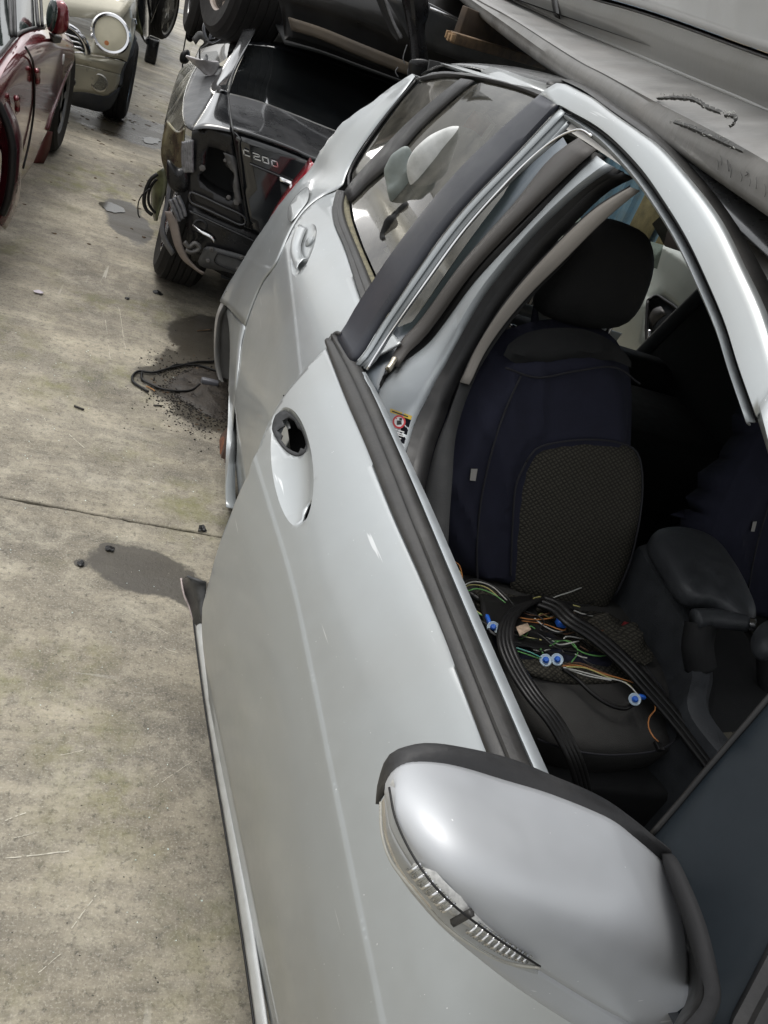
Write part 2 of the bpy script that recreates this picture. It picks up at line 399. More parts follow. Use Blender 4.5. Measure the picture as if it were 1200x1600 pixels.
# ================================================================== GROUND
def ground_mat(joints=False):
    m = bpy.data.materials.new('concrete'); m.use_nodes = True; t = m.node_tree; l = t.links.new
    b = t.nodes['Principled BSDF']; g = N(t, 'ShaderNodeNewGeometry')
    def noise_(sc, det=8, rough=.6, vec=None, dist=0):
        n = N(t, 'ShaderNodeTexNoise'); n.inputs['Scale'].default_value = sc; n.inputs['Detail'].default_value = det; n.inputs['Roughness'].default_value = rough; n.inputs['Distortion'].default_value = dist
        l(vec or g.outputs['Position'], n.inputs['Vector']); return n.outputs['Fac']
    def rng(v, a, b_, c=0, d=1):
        n = N(t, 'ShaderNodeMapRange'); n.inputs['From Min'].default_value = a; n.inputs['From Max'].default_value = b_; n.inputs['To Min'].default_value = c; n.inputs['To Max'].default_value = d
        l(v, n.inputs['Value']); return n.outputs[0]
    def mixc(f, a, b_, bt='MIX'):
        n = N(t, 'ShaderNodeMix', data_type='RGBA', blend_type=bt)
        if isinstance(f, float): n.inputs[0].default_value = f
        else: l(f, n.inputs[0])
        for s, v in ((6, a), (7, b_)):
            if isinstance(v, tuple): n.inputs[s].default_value = (*v, 1)
            else: l(v, n.inputs[s])
        return n.outputs[2]
    def math_(op, a, b_):
        n = N(t, 'ShaderNodeMath', operation=op)
        for i, v in enumerate((a, b_)):
            if isinstance(v, (int, float)): n.inputs[i].default_value = v
            else: l(v, n.inputs[i])
        return n.outputs[0]
    mp = N(t, 'ShaderNodeMapping'); mp.inputs['Scale'].default_value = (.45, 2.2, 1); mp.inputs['Rotation'].default_value = (0, 0, .12); l(g.outputs['Position'], mp.inputs['Vector'])
    c = mixc(rng(noise_(1.5, 10, .7), .38, .62), (.135, .119, .092), (.40, .358, .270))
    c = mixc(rng(noise_(2.4, 10, .72, mp.outputs[0], .6), .42, .66, 0, .8), c, (.10, .09, .073))
    c = mixc(rng(noise_(7, 9, .78, None, .4), .49, .66, 0, .6), c, (.42, .385, .30))
    c = mixc(rng(noise_(23, 7, .75), .50, .66, 0, .5), c, (.105, .093, .075))
    c = mixc(rng(noise_(62, 5, .75), .52, .68, 0, .75), c, (.055, .049, .04))
    c = mixc(rng(noise_(190, 3, .7), .52, .72, 0, .6), c, (.46, .43, .36))
    mp2 = N(t, 'ShaderNodeMapping'); mp2.inputs['Scale'].default_value = (2, 42, 1); mp2.inputs['Rotation'].default_value = (0, 0, .5); l(g.outputs['Position'], mp2.inputs['Vector'])
    sc1 = math_('MULTIPLY', rng(noise_(1.0, 2, .5, mp2.outputs[0]), .70, .73), rng(noise_(1.3, 4, .6), .5, .6))
    c = mixc(math_('MULTIPLY', sc1, .55), c, (.5, .48, .42))
    mp3 = N(t, 'ShaderNodeMapping'); mp3.inputs['Scale'].default_value = (38, 1.6, 1); mp3.inputs['Rotation'].default_value = (0, 0, .25); l(g.outputs['Position'], mp3.inputs['Vector'])
    sc2 = math_('MULTIPLY', rng(noise_(1.0, 2, .5, mp3.outputs[0]), .71, .74), rng(noise_(1.7, 4, .6), .5, .6))
    c = mixc(math_('MULTIPLY', sc2, .5), c, (.5, .48, .42))
    moss = math_('MULTIPLY', rng(noise_(1.3, 6, .6), .50, .62), rng(noise_(9, 6, .7), .44, .62, 0, .6))
    c = mixc(moss, c, (.15, .15, .045))
    # wet patches: soft-edged stains with their own shapes
    sp = N(t, 'ShaderNodeSeparateXYZ'); l(g.outputs['Position'], sp.inputs[0])
    wob = noise_(5, 5, .6); wob2 = noise_(26, 6, .65)
    wet = None
    for cx, cy, rx, ry, an in WET:
        dx = math_('SUBTRACT', sp.outputs[0], cx); dy = math_('SUBTRACT', sp.outputs[1], cy)
        u = math_('ADD', math_('MULTIPLY', dx, cos(an)/rx), math_('MULTIPLY', dy, sin(an)/rx))
        v = math_('ADD', math_('MULTIPLY', dx, -sin(an)/ry), math_('MULTIPLY', dy, cos(an)/ry))
        r = math_('ADD', math_('MULTIPLY', u, u), math_('MULTIPLY', v, v))
        r = math_('ADD', r, math_('MULTIPLY', math_('SUBTRACT', wob, .5), 1.9)); r = math_('ADD', r, math_('MULTIPLY', math_('SUBTRACT', wob2, .5), .7))
        k = rng(r, .86, 1.10, 1, 0)
        wet = k if wet is None else math_('MAXIMUM', wet, k)
    far = rng(sp.outputs[1], 5.5, 9, 0, .30)
    c = mixc(math_('MULTIPLY', wet, .90), c, (.036, .030, .021))
    l(c, b.inputs['Base Color'])
    ro = rng(noise_(3, 6, .6, mp.outputs[0]), .3, .7, .62, .95)
    ro = math_('SUBTRACT', ro, math_('MULTIPLY', wet, .35))
    ro = math_('SUBTRACT', ro, far)
    l(ro, b.inputs['Roughness'])
    bp = N(t, 'ShaderNodeBump'); bp.inputs['Strength'].default_value = .45; bp.inputs['Distance'].default_value = .004
    l(math_('ADD', noise_(90, 6, .7), noise_(14, 4, .5)), bp.inputs['Height']); l(bp.outputs[0], b.inputs['Normal'])
    return m
pd = P(225, 890, z=0); db = P(300, 595, z=0)
WET = [(P(300,590,z=0).x+.05, P(300,590,z=0).y-.06, .22, .34, .2), (P(222,890,z=0).x, P(222,890,z=0).y, .17, .095, -.28), (P(172,857,z=0).x, P(172,857,z=0).y, .035, .028, 0), (P(127,880,z=0).x, P(127,880,z=0).y, .018, .018, 0), (P(300,925,z=0).x, P(300,925,z=0).y, .10, .07, -.3),
       (P(310,600,z=0).x, P(310,600,z=0).y, .24, .26, .2), (P(340,540,z=0).x, P(340,540,z=0).y, .22, .3, .2), (P(200,345,z=0).x, P(200,345,z=0).y, .12, .35, .2), (P(210,200,z=0).x, P(210,200,z=0).y, .6, .5, 0)]
CONC = ground_mat()
SOIL = mat('wet_soil', (.02, .016, .012), .6, 0, 0, .5, 30, .8, 90)
g = mesh('ground', [(-60, -30, -.035), (60, -30, -.035), (60, 120, -.035), (-60, 120, -.035)], [(0, 1, 2, 3)], SOIL, smooth=False); g['kind'] = 'structure'
ys = [-30, -2.0, 2.05, 6.25, 10.4, 14.6, 18.8, 120]
for a, b in zip(ys, ys[1:]):
    nx = 700 if b < 3 or a < 3 else 120
    if b-a > 6: nx = 60
    V = []; F = []; xs = [-30+60*i/nx if abs(b-a) > 6 or nx == 120 else -4+9*i/nx for i in range(nx+1)]
    if nx == 700: xs = [-60]+xs+[60]
    elif nx == 120: xs = [-60]+xs+[60]
    def jag(x, y0): return .006*(noise.noise(Vector((x*9, y0*3, 0)))) + .004*noise.noise(Vector((x*40, y0*3, 5)))
    for x in xs:
        ya = a+.0035+jag(x, a); yb = b-.0035+jag(x, b+7)
        V += [(x, ya, -.03), (x, ya, -.003), (x, ya+.003, 0), (x, yb-.003, 0), (x, yb, -.003), (x, yb, -.03)]
    for i in range(len(xs)-1):
        for j in range(5): F.append((i*6+j, (i+1)*6+j, (i+1)*6+j+1, i*6+j+1))
    o = bpy.data.objects.new('concrete_slab', bpy.data.meshes.new('concrete_slab')); o.data.from_pydata(V, [], F)
    COL.objects.link(o); o.data.materials.append(CONC); o.parent = g

# ================================================================== SILVER HATCHBACK
PZ = [.05, .15, .22, .35, .5, .62, .715, .728, .80, .87, .92, .96, 1.1, 1.25, 1.35, 1.40, 1.43, 1.46, 1.475, 1.485]
PX = [.41, .395, .384, .353, .3405, .3485, .3680, .3735, .4090, .4550, .503, .53, .575, .63, .675, .71, .76, .86, 1.0, 1.28]
PZD = PZ[:15]+[1.40, 1.46, 1.52]; PXD = PX[:15]+[.6975, .725, .752]
YR = [-.4, .2, .5, .9, 1.3, 1.8, 2.3, 2.8, 3.05, 3.3]; ZR = [.95, 1.14, 1.27, 1.375, 1.41, 1.42, 1.41, 1.37, 1.32, 1.2]
def SB(y, z):
    if z > .96:
        k = .44/max(.02, mcub(YR, ZR, y)-.96); z = .96+(z-.96)*k
    x = mcub(PZ, PX, z)
    if y > 2.8: x += .08*((y-2.8)/.5)**2*max(0, min(1, (z-.5)/.5))
    if y > 1.6: x -= .035*sst(1.6, 2.5, y)*(1-sst(.3, .62, z))
    return x
ZCY = [-.5, 0, 3]; ZCV = [.722, .722, .722]; ZBY = [-.5, 0, 3]; ZBV = [.722, .722, .722]
def zshift(y, z, Y_, V_):
    return z-(mcub(Y_, V_, y)-.722)*sst(.30, .66, z)*(1-sst(.76, .93, z))
def crs(z): return -.0011*(1-sst(.7202, .7238, z))*sst(.45, .66, z)
_SB = SB
def SB(y, z):
    z2 = zshift(y, z, ZBY, ZBV)
    return _SB(y, z2)+crs(z2)*(1-sst(2.45, 2.75, y))
def SD(y, z):
    z = zshift(y, z, ZCY, ZCV); zz = z
    if z > .96:
        k = .44/max(.02, mcub(YR, ZR, y)-.96); z = .96+(z-.96)*k
    return mcub(PZD, PXD, z)+.036*max(0, min(1.3, (1.3-y)/.75))*(1-sst(.25, .72, z))+crs(zz)
MB_ = Matrix(((0, 0, 1, 0), (1, 0, 0, 0), (0, 1, 0, 0), (0, 0, 0, 1)))     # (u,v,w) -> (x=w, y=u, z=v)
HX, HY, AN = .42, .25, radians(6.5)
RD = Matrix.Translation((HX, HY, 0)) @ Matrix.Rotation(AN, 4, 'Z') @ Matrix.Translation((-HX, -HY, 0))
B = Surf(MB_, SB); D = Surf(RD @ MB_, SD)
_c = Surf(RD @ MB_, lambda y, z: .371).uv([(398,712),(425,800),(455,900),(490,1060),(525,1235),(562,1415),(600,1600),(640,1800)])[::-1]
ZCY = [p.x for p in _c]; ZCV = [p.y for p in _c]
_b = Surf(MB_, lambda y, z: .368).uv([(447,378),(452,430),(459,490),(467,567),(475,640)])[::-1]
ZBY = [p.x for p in _b]; ZBV = [p.y for p in _b]
def cl_(Y_, V_, a, b, dz): return [Vector((a+(b-a)*i/60, mcub(Y_, V_, a+(b-a)*i/60)+dz)) for i in range(61)]
car = empty('hatchback_car', (1.28, 1.2, 0), 'silver five-door hatchback in the foreground with its front door ajar and door handle stripped out', 'car')

MATTE = mat('matte_black', (.02,.02,.021), .8, 0, 0, .2, 20, spec=.2)
# ---- front door skin
door_o = D.uv([(512,540),(490,563),(470,585),(448,612),(425,650),(404,700),(386,745),(362,800),(343,850),(328,905),(316,950)])
door_b = [Vector((1.24, .26)), Vector((1.2, .215)), Vector((.9, .21)), Vector((.5, .21)), Vector((.10, .21)), Vector((.08, .5))]
door_t = [Vector((.10,.895)), Vector((.30,.892))]+D.uv([(822,1300), (770,1180),(740,1098),(700,990),(660,893),(618,800),(575,693),(543,619)])
door_o[-1].y = max(door_o[-1].y, .36)
door_pl = door_o+door_b+door_t
sc_out = smooth2(D.uv([(440,640),(462,643),(478,672),(486,715),(486,765),(480,800),(469,823),(458,820),(443,790),(430,750),(423,712),(423,675),(430,652)]), 60)
h1 = smooth2(D.uv([(441,641),(452,650),(461,668),(466,690),(459,704),(447,710),(436,705),(428,690),(425,670),(430,650)]), 40)
h1in = D.uv([(431,668),(436,664),(435,656),(443,651),(450,656),(453,667),(459,671),(462,682),(463,692),(458,699),(452,697),(448,705),(441,702),(435,697),(430,685),(432,678),(428,672)])
h2 = D.uv([(480,779),(482,795),(477,808),(468,816),(466,802),(469,788)])
_n = len(sc_out); _cx = sum((p.x for p in sc_out))/_n; _cy = sum((p.y for p in sc_out))/_n
_sxx = sum((p.x-_cx)**2 for p in sc_out)/_n; _syy = sum((p.y-_cy)**2 for p in sc_out)/_n; _sxy = sum((p.x-_cx)*(p.y-_cy) for p in sc_out)/_n
_th = .5*math.atan2(2*_sxy, _sxx-_syy); _ct, _st = cos(_th), sin(_th)
_ea = max(abs((p.x-_cx)*_ct+(p.y-_cy)*_st) for p in sc_out); _eb = max(abs(-(p.x-_cx)*_st+(p.y-_cy)*_ct) for p in sc_out)
print('scoop', _cx, _cy, _ea, _eb)
def scr(q):
    return ((((q.x-_cx)*_ct+(q.y-_cy)*_st)/_ea)**2+((-(q.x-_cx)*_st+(q.y-_cy)*_ct)/_eb)**2)
def scoop(q):
    r_ = scr(q); return 0 if r_ >= 1 else .023*(1-r_)**.75
sc_line = [Vector((_cx+_ea*cos(a)*_ct-_eb*sin(a)*_st, _cy+_ea*cos(a)*_st+_eb*sin(a)*_ct)) for a in [2*pi*i/80 for i in range(81)]]
fd = panel('front_door', D, door_pl, SILVER, car, holes=[h1, h2], step=.0085, dfn=scoop, th=.004, lines=[cl_(ZCY, ZCV, .12, 1.5, k_) for k_ in (.012,.0052,.0018,-.0018,-.0052,-.012)]+[sc_line], sharp=24)
ring = panel('handle_gasket', D, h1, mat('gasket_grey', (.045,.046,.048), .7, 0, 0, .2, 20, spec=.25), fd, holes=[h1in], step=.008, off=-.0005, dfn=scoop, th=.003)
panel('handle_bracket', D, D.uv([(431,667),(433,657),(438,652),(446,654),(451,660),(453,668),(449,670),(446,664),(438,666),(438,676),(432,680)], .030), WHITE, fd, step=.01, off=.030, th=.002)
panel('door_cavity_liner', D, D.uv([(405,610),(500,610),(515,850),(430,850)]), mat('void_black', (.004,.004,.004), 1, spec=0), fd, step=.05, off=.05, th=.002)
# return flange of the skin's rear and bottom edge
def edge_strip(name, uvs, surf, o0, o1, du, dv, m, par, n=60):
    a = [surf.pt(q.x, q.y, o0) for q in uvs]; b = [surf.pt(q.x+du, q.y+dv, o1) for q in uvs]
    return loft(name, [a, b], m, par, n=n)
edge_strip('door_edge', door_o, D, 0, .03, -.004, 0, SILVER_IN, fd)
# bottom hem: bright lip below the skin, torn away at the rear corner
hem = [(302,955),(306,990),(318,1080),(335,1190),(352,1290),(370,1400),(388,1520),(400,1610),(412,1720)]
hem2 = [(313,952),(317,990),(328,1080),(344,1190),(361,1290),(379,1400),(397,1520),(410,1610),(423,1720)]
loft('door_hem', [C(hem, z=.185), C([(a+3, b) for a, b in hem], z=.20), C([(a+1,b) for a,b in hem2], z=.215), C([(a+9,b) for a,b in hem2], z=.222)], mat('seam_sealer', (.52,.53,.52), .45, .3, 0, .15, 30, dust=.2), fd, n=50, th=.003)
loft('hem_underside', [C(hem, z=.185), C([(a+6, b) for a, b in hem], z=.155)], RUB, fd, n=50, th=.004)
loft('torn_edge', [C([(283,906),(288,930),(297,950),(303,972),(312,985)], z=(.24,.19)), C([(292,900),(302,915),(307,935),(309,955),(314,975)], z=(.30,.21)), C([(322,910),(320,925),(317,940),(314,955),(316,970)], z=(.30,.24))],
     mat('torn_filler', (.06,.06,.06), .4, .2, 0, .5, 40, .4, 80), fd, n=20, th=.004)
tube('torn_lip', C([(283,904),(288,930),(296,948),(302,968)], z=(.245,.2)), .003, mat('bent_lip', (.45,.38,.36), .5, .3, 0, .3, 40), fd, seg=6)
# ---- belt seal of the front door
bsA = [(513,537),(543,619),(575,693),(618,800),(660,893),(700,990),(740,1098),(770,1180),(820,1300)]
bsB = [(533,523),(562,570),(587,619),(613,679),(639,739),(661,793),(745,995),(835,1205),(875,1295)]
strip('window_seal', D, bsA, bsB, [.002, -.006, -.010, -.011, -.005, -.004, -.009, -.010, -.004, .008], TRIMG, fd, n=50, fr=[0,.06,.22,.40,.52,.66,.76,.86,.95,1])
tube('seal_end_cap', D.pts([(513,537),(519,527),(526,521),(533,523)], -.004), .005, TRIMG, fd, seg=6)
strip('inner_door_edge', D, [(569,584),(587,619),(613,679),(639,739),(661,793),(745,995),(835,1205),(875,1295)], [(571,582),(592,619),(621,679),(649,739),(674,793),(762,995),(855,1205),(897,1295)], [.006, .003, .012], SILVER_IN, fd, n=40)
# ---- window frame of the front door
afr = dict(A=[(531,527),(560,482),(598,424),(667,330),(750,238),(848,150)], Bm=[(553,568),(590,515),(628,458),(700,355),(785,262),(875,166)])
strip('pillar_applique', D, afr['A'], afr['Bm'], [.004, -.004, -.006, -.006, -.005, .002], NAVYP, fd, n=36, fr=[0, .04, .2, .8, .95, 1])
A2 = [(555,569),(592,515),(630,458),(703,355),(788,262),(876,169)]
B2 = [(562,571),(601,515),(641,456),(713,356),(796,266),(884,176)]
C2 = [(574,577),(614,516),(655,458),(728,358),(806,277),(858,232),(890,196)]
strip('window_channel', D, A2, B2, [.006, .002, .004], SILVER_IN, fd, n=30)
strip('window_channel_groove', D, B2, C2, [.006, .018, .018, .008, .006, .012], SILVER_IN, fd, n=30, fr=[0,.15,.6,.72,.9,1])
tube('channel_lip', D.pts([(573,578),(600,535),(650,463),(720,366),(787,290),(830,247),(868,217),(893,205),(909,203),(925,213)], .006), .0022, CHROME, fd, n=50, seg=6)
topO = [(848,150),(862,139),(878,131),(905,143),(929,156),(961,180),(1000,207),(1037,235),(1090,295),(1130,350),(1165,420),(1200,495),(1232,600)]
topI = [(872,168),(877,166),(886,171),(901,180),(935,199),(967,224),(1008,268),(1044,320),(1079,378),(1112,448),(1138,510),(1158,575),(1187,655)]
strip('window_frame', D, topO, topI, [.008, -.001, -.002, -.002, -.001, .006], SILVER, fd, n=50, fr=[0, .06, .3, .7, .93, 1])
topI1 = [(884,178),(901,186),(933,206),(963,232),(1003,277),(1039,328),(1073,384),(1106,453),(1132,515),(1152,580),(1180,660)]
topI2 = [(884,186),(899,197),(927,217),(957,243),(996,286),(1031,336),(1064,392),(1096,460),(1123,521),(1144,585),(1172,665)]
strip('frame_inner_lip', D, topI[2:], topI1, [.008, .016, .016], RUB, fd, n=40, fr=[0,.3,1])
strip('frame_inner_flange', D, topI1, topI2, [.014, .004, .008, .016], SILVER_IN, fd, n=40, fr=[0,.3,.6,1])
# the frame runs on down to the mirror, out of sight from the photograph
strip('frame_front_run', D, [(1231,598),(1262,740),(1290,880),(1320,1040),(1350,1200)], [(1187,655),(1212,740),(1237,860),(1265,1000),(1300,1160)], [.012,-.002,-.004,.008], SILVER, fd, n=16, th=.004)
# ---- black quarter panel ahead of the window and the mirror foot
QP = mat('quarter_panel', (.010,.014,.018), .5, 0, .0, .15, 10, dust=.03, spec=.16, dustcol=(.2,.22,.24))
qpo = D.uv([(1017,1306),(1060,1256),(1100,1208),(1150,1150),(1200,1092),(1300,975),(1340,1180),(1300,1380),(1225,1500),(1165,1600),(1130,1660),(1040,1560),(1010,1400)], .004)
panel('quarter_window_panel', D, qpo, QP, fd, step=.03, off=.004, th=.006)
tube('quarter_panel_edge', D.pts([(1017,1306),(1060,1256),(1100,1208),(1150,1150),(1200,1092),(1300,975)], .004), .003, RUB, fd, seg=6)
strip('front_frame_bar', D, [(1125,1650),(1150,1575),(1200,1480),(1260,1390)], [(1180,1680),(1205,1600),(1250,1520),(1300,1430)], [.002,-.006,-.002,-.008,-.002], TRIMB, fd, n=14)

# ---- rear door
bl = [(527,297),(521,322),(524,350),(542,392),(554,432),(567,470)]
seam = [(508,305),(490,317),(474,332),(460,352),(447,378),(432,413),(412,440),(395,478),(384,510),(377,542),(371,590),(366,640),(362,700),(358,760)]
rd_uv = B.uv(bl[::-1])+B.uv(seam[:12])
rd_uv += [Vector((2.28, .30)), Vector((2.2, .16)), Vector((1.9, .14)), Vector((1.58, .14)), Vector((1.56, .5)), Vector((1.56, .93))]
hr = smooth2(B.uv([(489,351),(494,362),(492,380),(485,397),(476,415),(467,430),(458,428),(456,410),(459,385),(468,362),(478,352)]), 40)
class Ell:
    def __init__(e, poly):
        n_ = len(poly); e.cx = sum(p.x for p in poly)/n_; e.cy = sum(p.y for p in poly)/n_
        sxx = sum((p.x-e.cx)**2 for p in poly); syy = sum((p.y-e.cy)**2 for p in poly); sxy = sum((p.x-e.cx)*(p.y-e.cy) for p in poly)
        th = .5*math.atan2(2*sxy, sxx-syy); e.c, e.s = cos(th), sin(th)
        e.a = max(abs((p.x-e.cx)*e.c+(p.y-e.cy)*e.s) for p in poly); e.b = max(abs(-(p.x-e.cx)*e.s+(p.y-e.cy)*e.c) for p in poly)
    def r(e, q): return (((q.x-e.cx)*e.c+(q.y-e.cy)*e.s)/e.a)**2+((-(q.x-e.cx)*e.s+(q.y-e.cy)*e.c)/e.b)**2
    def line(e, n_=60): return [Vector((e.cx+e.a*cos(a)*e.c-e.b*sin(a)*e.s, e.cy+e.a*cos(a)*e.s+e.b*sin(a)*e.c)) for a in [2*pi*i/n_ for i in range(n_+1)]]
EH = Ell(hr)
rdo = panel('rear_door', B, rd_uv, SILVER, car, step=.012, th=.004, dfn=lambda q: .016*max(0, 1-EH.r(q))**.75, lines=[EH.line()]+[cl_(ZBY, ZBV, 1.57, 2.6, k_) for k_ in (.014,.006,.002,-.002,-.006,-.014)], sharp=24)
tube('door_gap', [B.pt(q.x, q.y, .0015) for q in B.uv([(527,296)]+seam[:10])], .0016, RUB, rdo, n=80, seg=5)
gA = [(528,297),(522,322),(525,350),(543,392),(567,468),(600,545)]; gB = [(541,300),(537,320),(541,345),(557,385),(582,445),(612,520)]; gC = [(546,303),(546,322),(550,345),(564,385),(588,440),(617,510)]
strip('rear_window_seal', B, gA, gB, [0, -.007, -.008, -.002, -.007, -.007, .004], TRIMG, rdo, n=36, fr=[0,.1,.4,.5,.6,.9,1])
strip('seal_lip', B, gB, gC, [.004, .006, .012], mat('perished_seal', (.16,.145,.09), .8, 0, 0, .5, 60, .4, 200), rdo, n=30)
# glass of the rear door and quarter light: outline up the pillar
rg = B.uv([(546,303),(546,322),(550,345),(564,385),(588,440),(617,510)])+[Vector((1.62,.96)), Vector((1.66,1.25)), Vector((1.75,1.40))]+B.uv([(843,152),(820,143),(790,134),(760,127),(748,127),(735,132),(700,158),(650,205),(600,255),(565,290)])
panel('rear_window', B, rg, GLASS, rdo, step=.05, off=.008, th=0)
strip('window_divider', B, [(541,298),(556,278),(590,240),(640,190),(690,148),(722,124)], [(548,316),(575,290),(610,258),(655,205),(705,158),(742,127)], [.004, -.003, -.004, .004], TRIMB, rdo, n=20, fr=[0,.1,.9,1])
ql = B.uv([(655,124),(690,118),(722,121),(700,138),(640,188),(590,238),(556,276),(546,290),(547,270),(565,240),(600,190),(630,150)])
panel('quarter_light', B, ql, GLASS, car, step=.04, off=.008, th=0)
tube('quarter_light_seal', B.pts([(545,292),(547,270),(563,240),(598,190),(630,150),(650,126)], .003), .005, RUB, car, n=30, seg=6)
strip('window_top_seal', B, [(650,123),(690,112),(730,116),(775,122),(820,135),(860,150)], [(655,127),(692,121),(730,122),(770,130),(815,142),(850,156)], [0,-.004,.004], TRIMB, car, n=26)
# roof rail
strip('roof_rail', B, [(648,121),(665,109),(690,103),(730,100),(775,106),(820,118),(862,134)], [(655,126),(668,116),(690,112),(730,115),(775,121),(820,134),(860,149)], [.012,-.003,-.004,0], SILVER, car, n=30)
# ---- hind quarter
edgeF = B.pts([(649,120),(628,148),(596,188),(560,238),(543,270),(536,290),(527,297)])
edgeF += B.pts(seam)
rearS = C([(646,117),(600,150),(560,178),(540,192),(510,228),(490,262),(470,285),(440,322),(420,352),(395,388),(370,430),(358,448),(347,470)], y=(3.0,3.26))
mid1 = [a.lerp(b, .35) for a, b in zip(crv(edgeF[:-5], 26), crv(rearS, 26))]
mid2 = [a.lerp(b, .72) for a, b in zip(crv(edgeF[:-5], 26), crv(rearS, 26))]
for r, s_ in ((mid1, .003), (mid2, .006)):
    for i, p in enumerate(r): p.x -= s_*sin(pi*min(1, i/25)); 
tuck = [p+Vector((.16, .05, 0)) for p in rearS]; tuck2 = [p+Vector((.8, .09, .01)) for p in rearS]
loft('hind_quarter', [edgeF[:-5], mid1, mid2, rearS, tuck, tuck2], SILVER, car, n=46, k=40, th=.003)
# wheel-arch flare below, arch opening and bumper corner behind it
arch_lip = C([(347,470),(354,482),(359,505),(361,540),(360,575),(359,600),(357,640),(354,700),(352,760),(354,792)], x=(.325,.335))
ridge = B.pts([(384,510),(380,528),(377,542),(372,590),(367,640),(363,700),(359,760),(357,792)])
loft('wheel_arch_flare', [ridge, [a.lerp(b, .5)+Vector((-.003,0,0)) for a, b in zip(crv(ridge, 20), crv(arch_lip, 20))], arch_lip, [p+Vector((.03,0,0)) for p in arch_lip]], SILVER, car, n=40, k=10, th=.003)
bo = C([(350,466),(340,490),(336,520),(336,560),(340,585),(346,606),(354,612)], y=(3.2,3.1)); bi = C([(356,476),(347,497),(343,525),(343,560),(346,582),(350,598),(355,604)], y=(3.2,3.08))
loft('bumper_corner', [bi, [a.lerp(b, .5)+Vector((-.005,-.01,0)) for a, b in zip(bi, bo)], bo, [p+Vector((.2,.08,0)) for p in bo]], mat('bumper_grey', (.36,.35,.33), .45, .4, .3, .15, 20, dust=.3), car, n=24, th=.004)
loft('crumpled_fender', [C([(372,428),(362,440),(353,455),(347,475)], y=3.16), C([(378,436),(372,448),(364,462),(357,480)], y=3.08), C([(384,446),(378,462),(370,476),(362,488)], y=3.02)], mat('bare_crumple', (.6,.6,.6), .3, .8, 0, .5, 60, 1.0, 70), car, n=14, k=7, th=.003)
loft('wheel_housing', [[Vector((.37,2.35,.1)), Vector((.37,2.4,.5)), Vector((.37,2.75,.68)), Vector((.37,3.1,.5)), Vector((.37,3.12,.1))], [Vector((.8,2.35,.1)), Vector((.8,2.4,.5)), Vector((.8,2.75,.68)), Vector((.8,3.1,.5)), Vector((.8,3.12,.1))]], MATS['void_black'], car, n=24, th=.01)
mesh('wheel_housing_back', [(.8,2.3,.08), (.8,3.14,.08), (.8,3.14,.7), (.8,2.3,.7)], [(0,1,2,3)], MATS['void_black'], car, smooth=False)
# fuel flap
ff = smooth2(B.uv([(480,293),(484,300),(481,316),(466,336),(456,347),(451,340),(453,322),(465,305)]), 30)
fl = panel('fuel_flap', B, ff, SILVER, car, step=.02, off=-.0025, th=.001)
tube('fuel_flap_gap', [B.pt(q.x, q.y, -.0022) for q in ff+[ff[0]]], .0008, TRIMB, fl, n=60, seg=5)
# tail lamp
loft('tail_lamp', [C([(498,254),(488,270),(471,291),(453,312),(437,332),(426,350)], y=3.19), C([(492,257),(480,274),(463,295),(446,315),(430,335),(420,352)], y=3.17), C([(488,252),(474,272),(457,294),(440,315),(427,334),(419,350)], y=3.22), C([(486,246),(472,266),(455,288),(440,310),(428,330),(420,346)], y=3.35)], mat('red_lens', (.30,.008,.02), .15, 0, 1, .2, 20), car, n=20, k=8, th=.004)
# rear door handle
hp = B.pts([(466,366),(463,385),(465,405),(471,424)], -.012)
strip('door_handle', B, [(473,352),(465,366),(460,385),(461,405),(469,427)], [(480,356),(474,370),(470,386),(474,401),(482,404)], [.004,-.010,-.013,-.010,.002], SILVER, rdo, n=24, th=.002, fr=[0,.15,.5,.85,1])
q0 = B.hit(479,376); lathe('lock_cover', [(.018,-.004),(.0175,.001),(.012,.005),(.0,.006)], frame_at(B.pt(q0.x, q0.y, .008), (-1,-.1,.35)), SILVER, rdo, seg=24)

# ---- body shell seen through the door opening
strip('centre_pillar_applique', B, [(566,575),(600,525),(640,470),(715,372),(790,296),(880,215)], [(588,622),(612,560),(640,520),(720,415),(800,325),(890,232)], [.03,.03,.03], BLUEG, car, n=24)
strip('rear_window_frame', B, [(612,562),(640,518),(720,413),(800,322),(858,250),(905,215)], [(622,575),(650,540),(735,430),(815,345),(880,280),(932,234)], [.02,.012,.012,.02], BROWNG, car, n=24)
tube('seal_tip', B.pts([(606,578),(612,570),(617,561)], .012), .007, mat('tarnished_metal', (.5,.46,.38), .35, .9, 0, .3, 40), car, seg=8)
strip('pillar_seal', B, [(614,578),(648,542),(733,432),(813,347),(878,282),(930,236)], [(596,628),(638,572),(745,462),(830,375),(895,305),(948,246)], [.03,.022,.026,.04,.05], RUB, car, n=24)
bpA = [(575,640),(590,616),(612,585),(640,562),(745,455),(800,395),(850,345),(900,290),(945,247)]
bpB = [(600,760),(625,725),(640,690),(658,640),(700,565),(757,465),(830,375),(895,312),(962,262)]
cp = strip('centre_pillar', B, bpA, bpB, [.055,.035,.032,.035,.05], SILVER_IN, car, n=40, fr=[0,.12,.35,.85,1])
strip('door_aperture_seal', B, bpB, [(650,830),(668,745),(690,668),(720,590),(770,500),(835,415),(895,352),(950,300),(992,278)], [.052,.045,.06,.05,.07], RUB, car, n=40, fr=[0,.25,.45,.7,1])
strip('pillar_trim', B, [(640,860),(666,760),(693,668),(722,590),(745,540),(795,462),(865,385),(925,328),(985,290)], [(700,860),(706,760),(715,668),(738,600),(768,545),(830,465),(885,408),(940,345),(990,305)], [.07,.065,.08], BLACKIN, car, n=30)
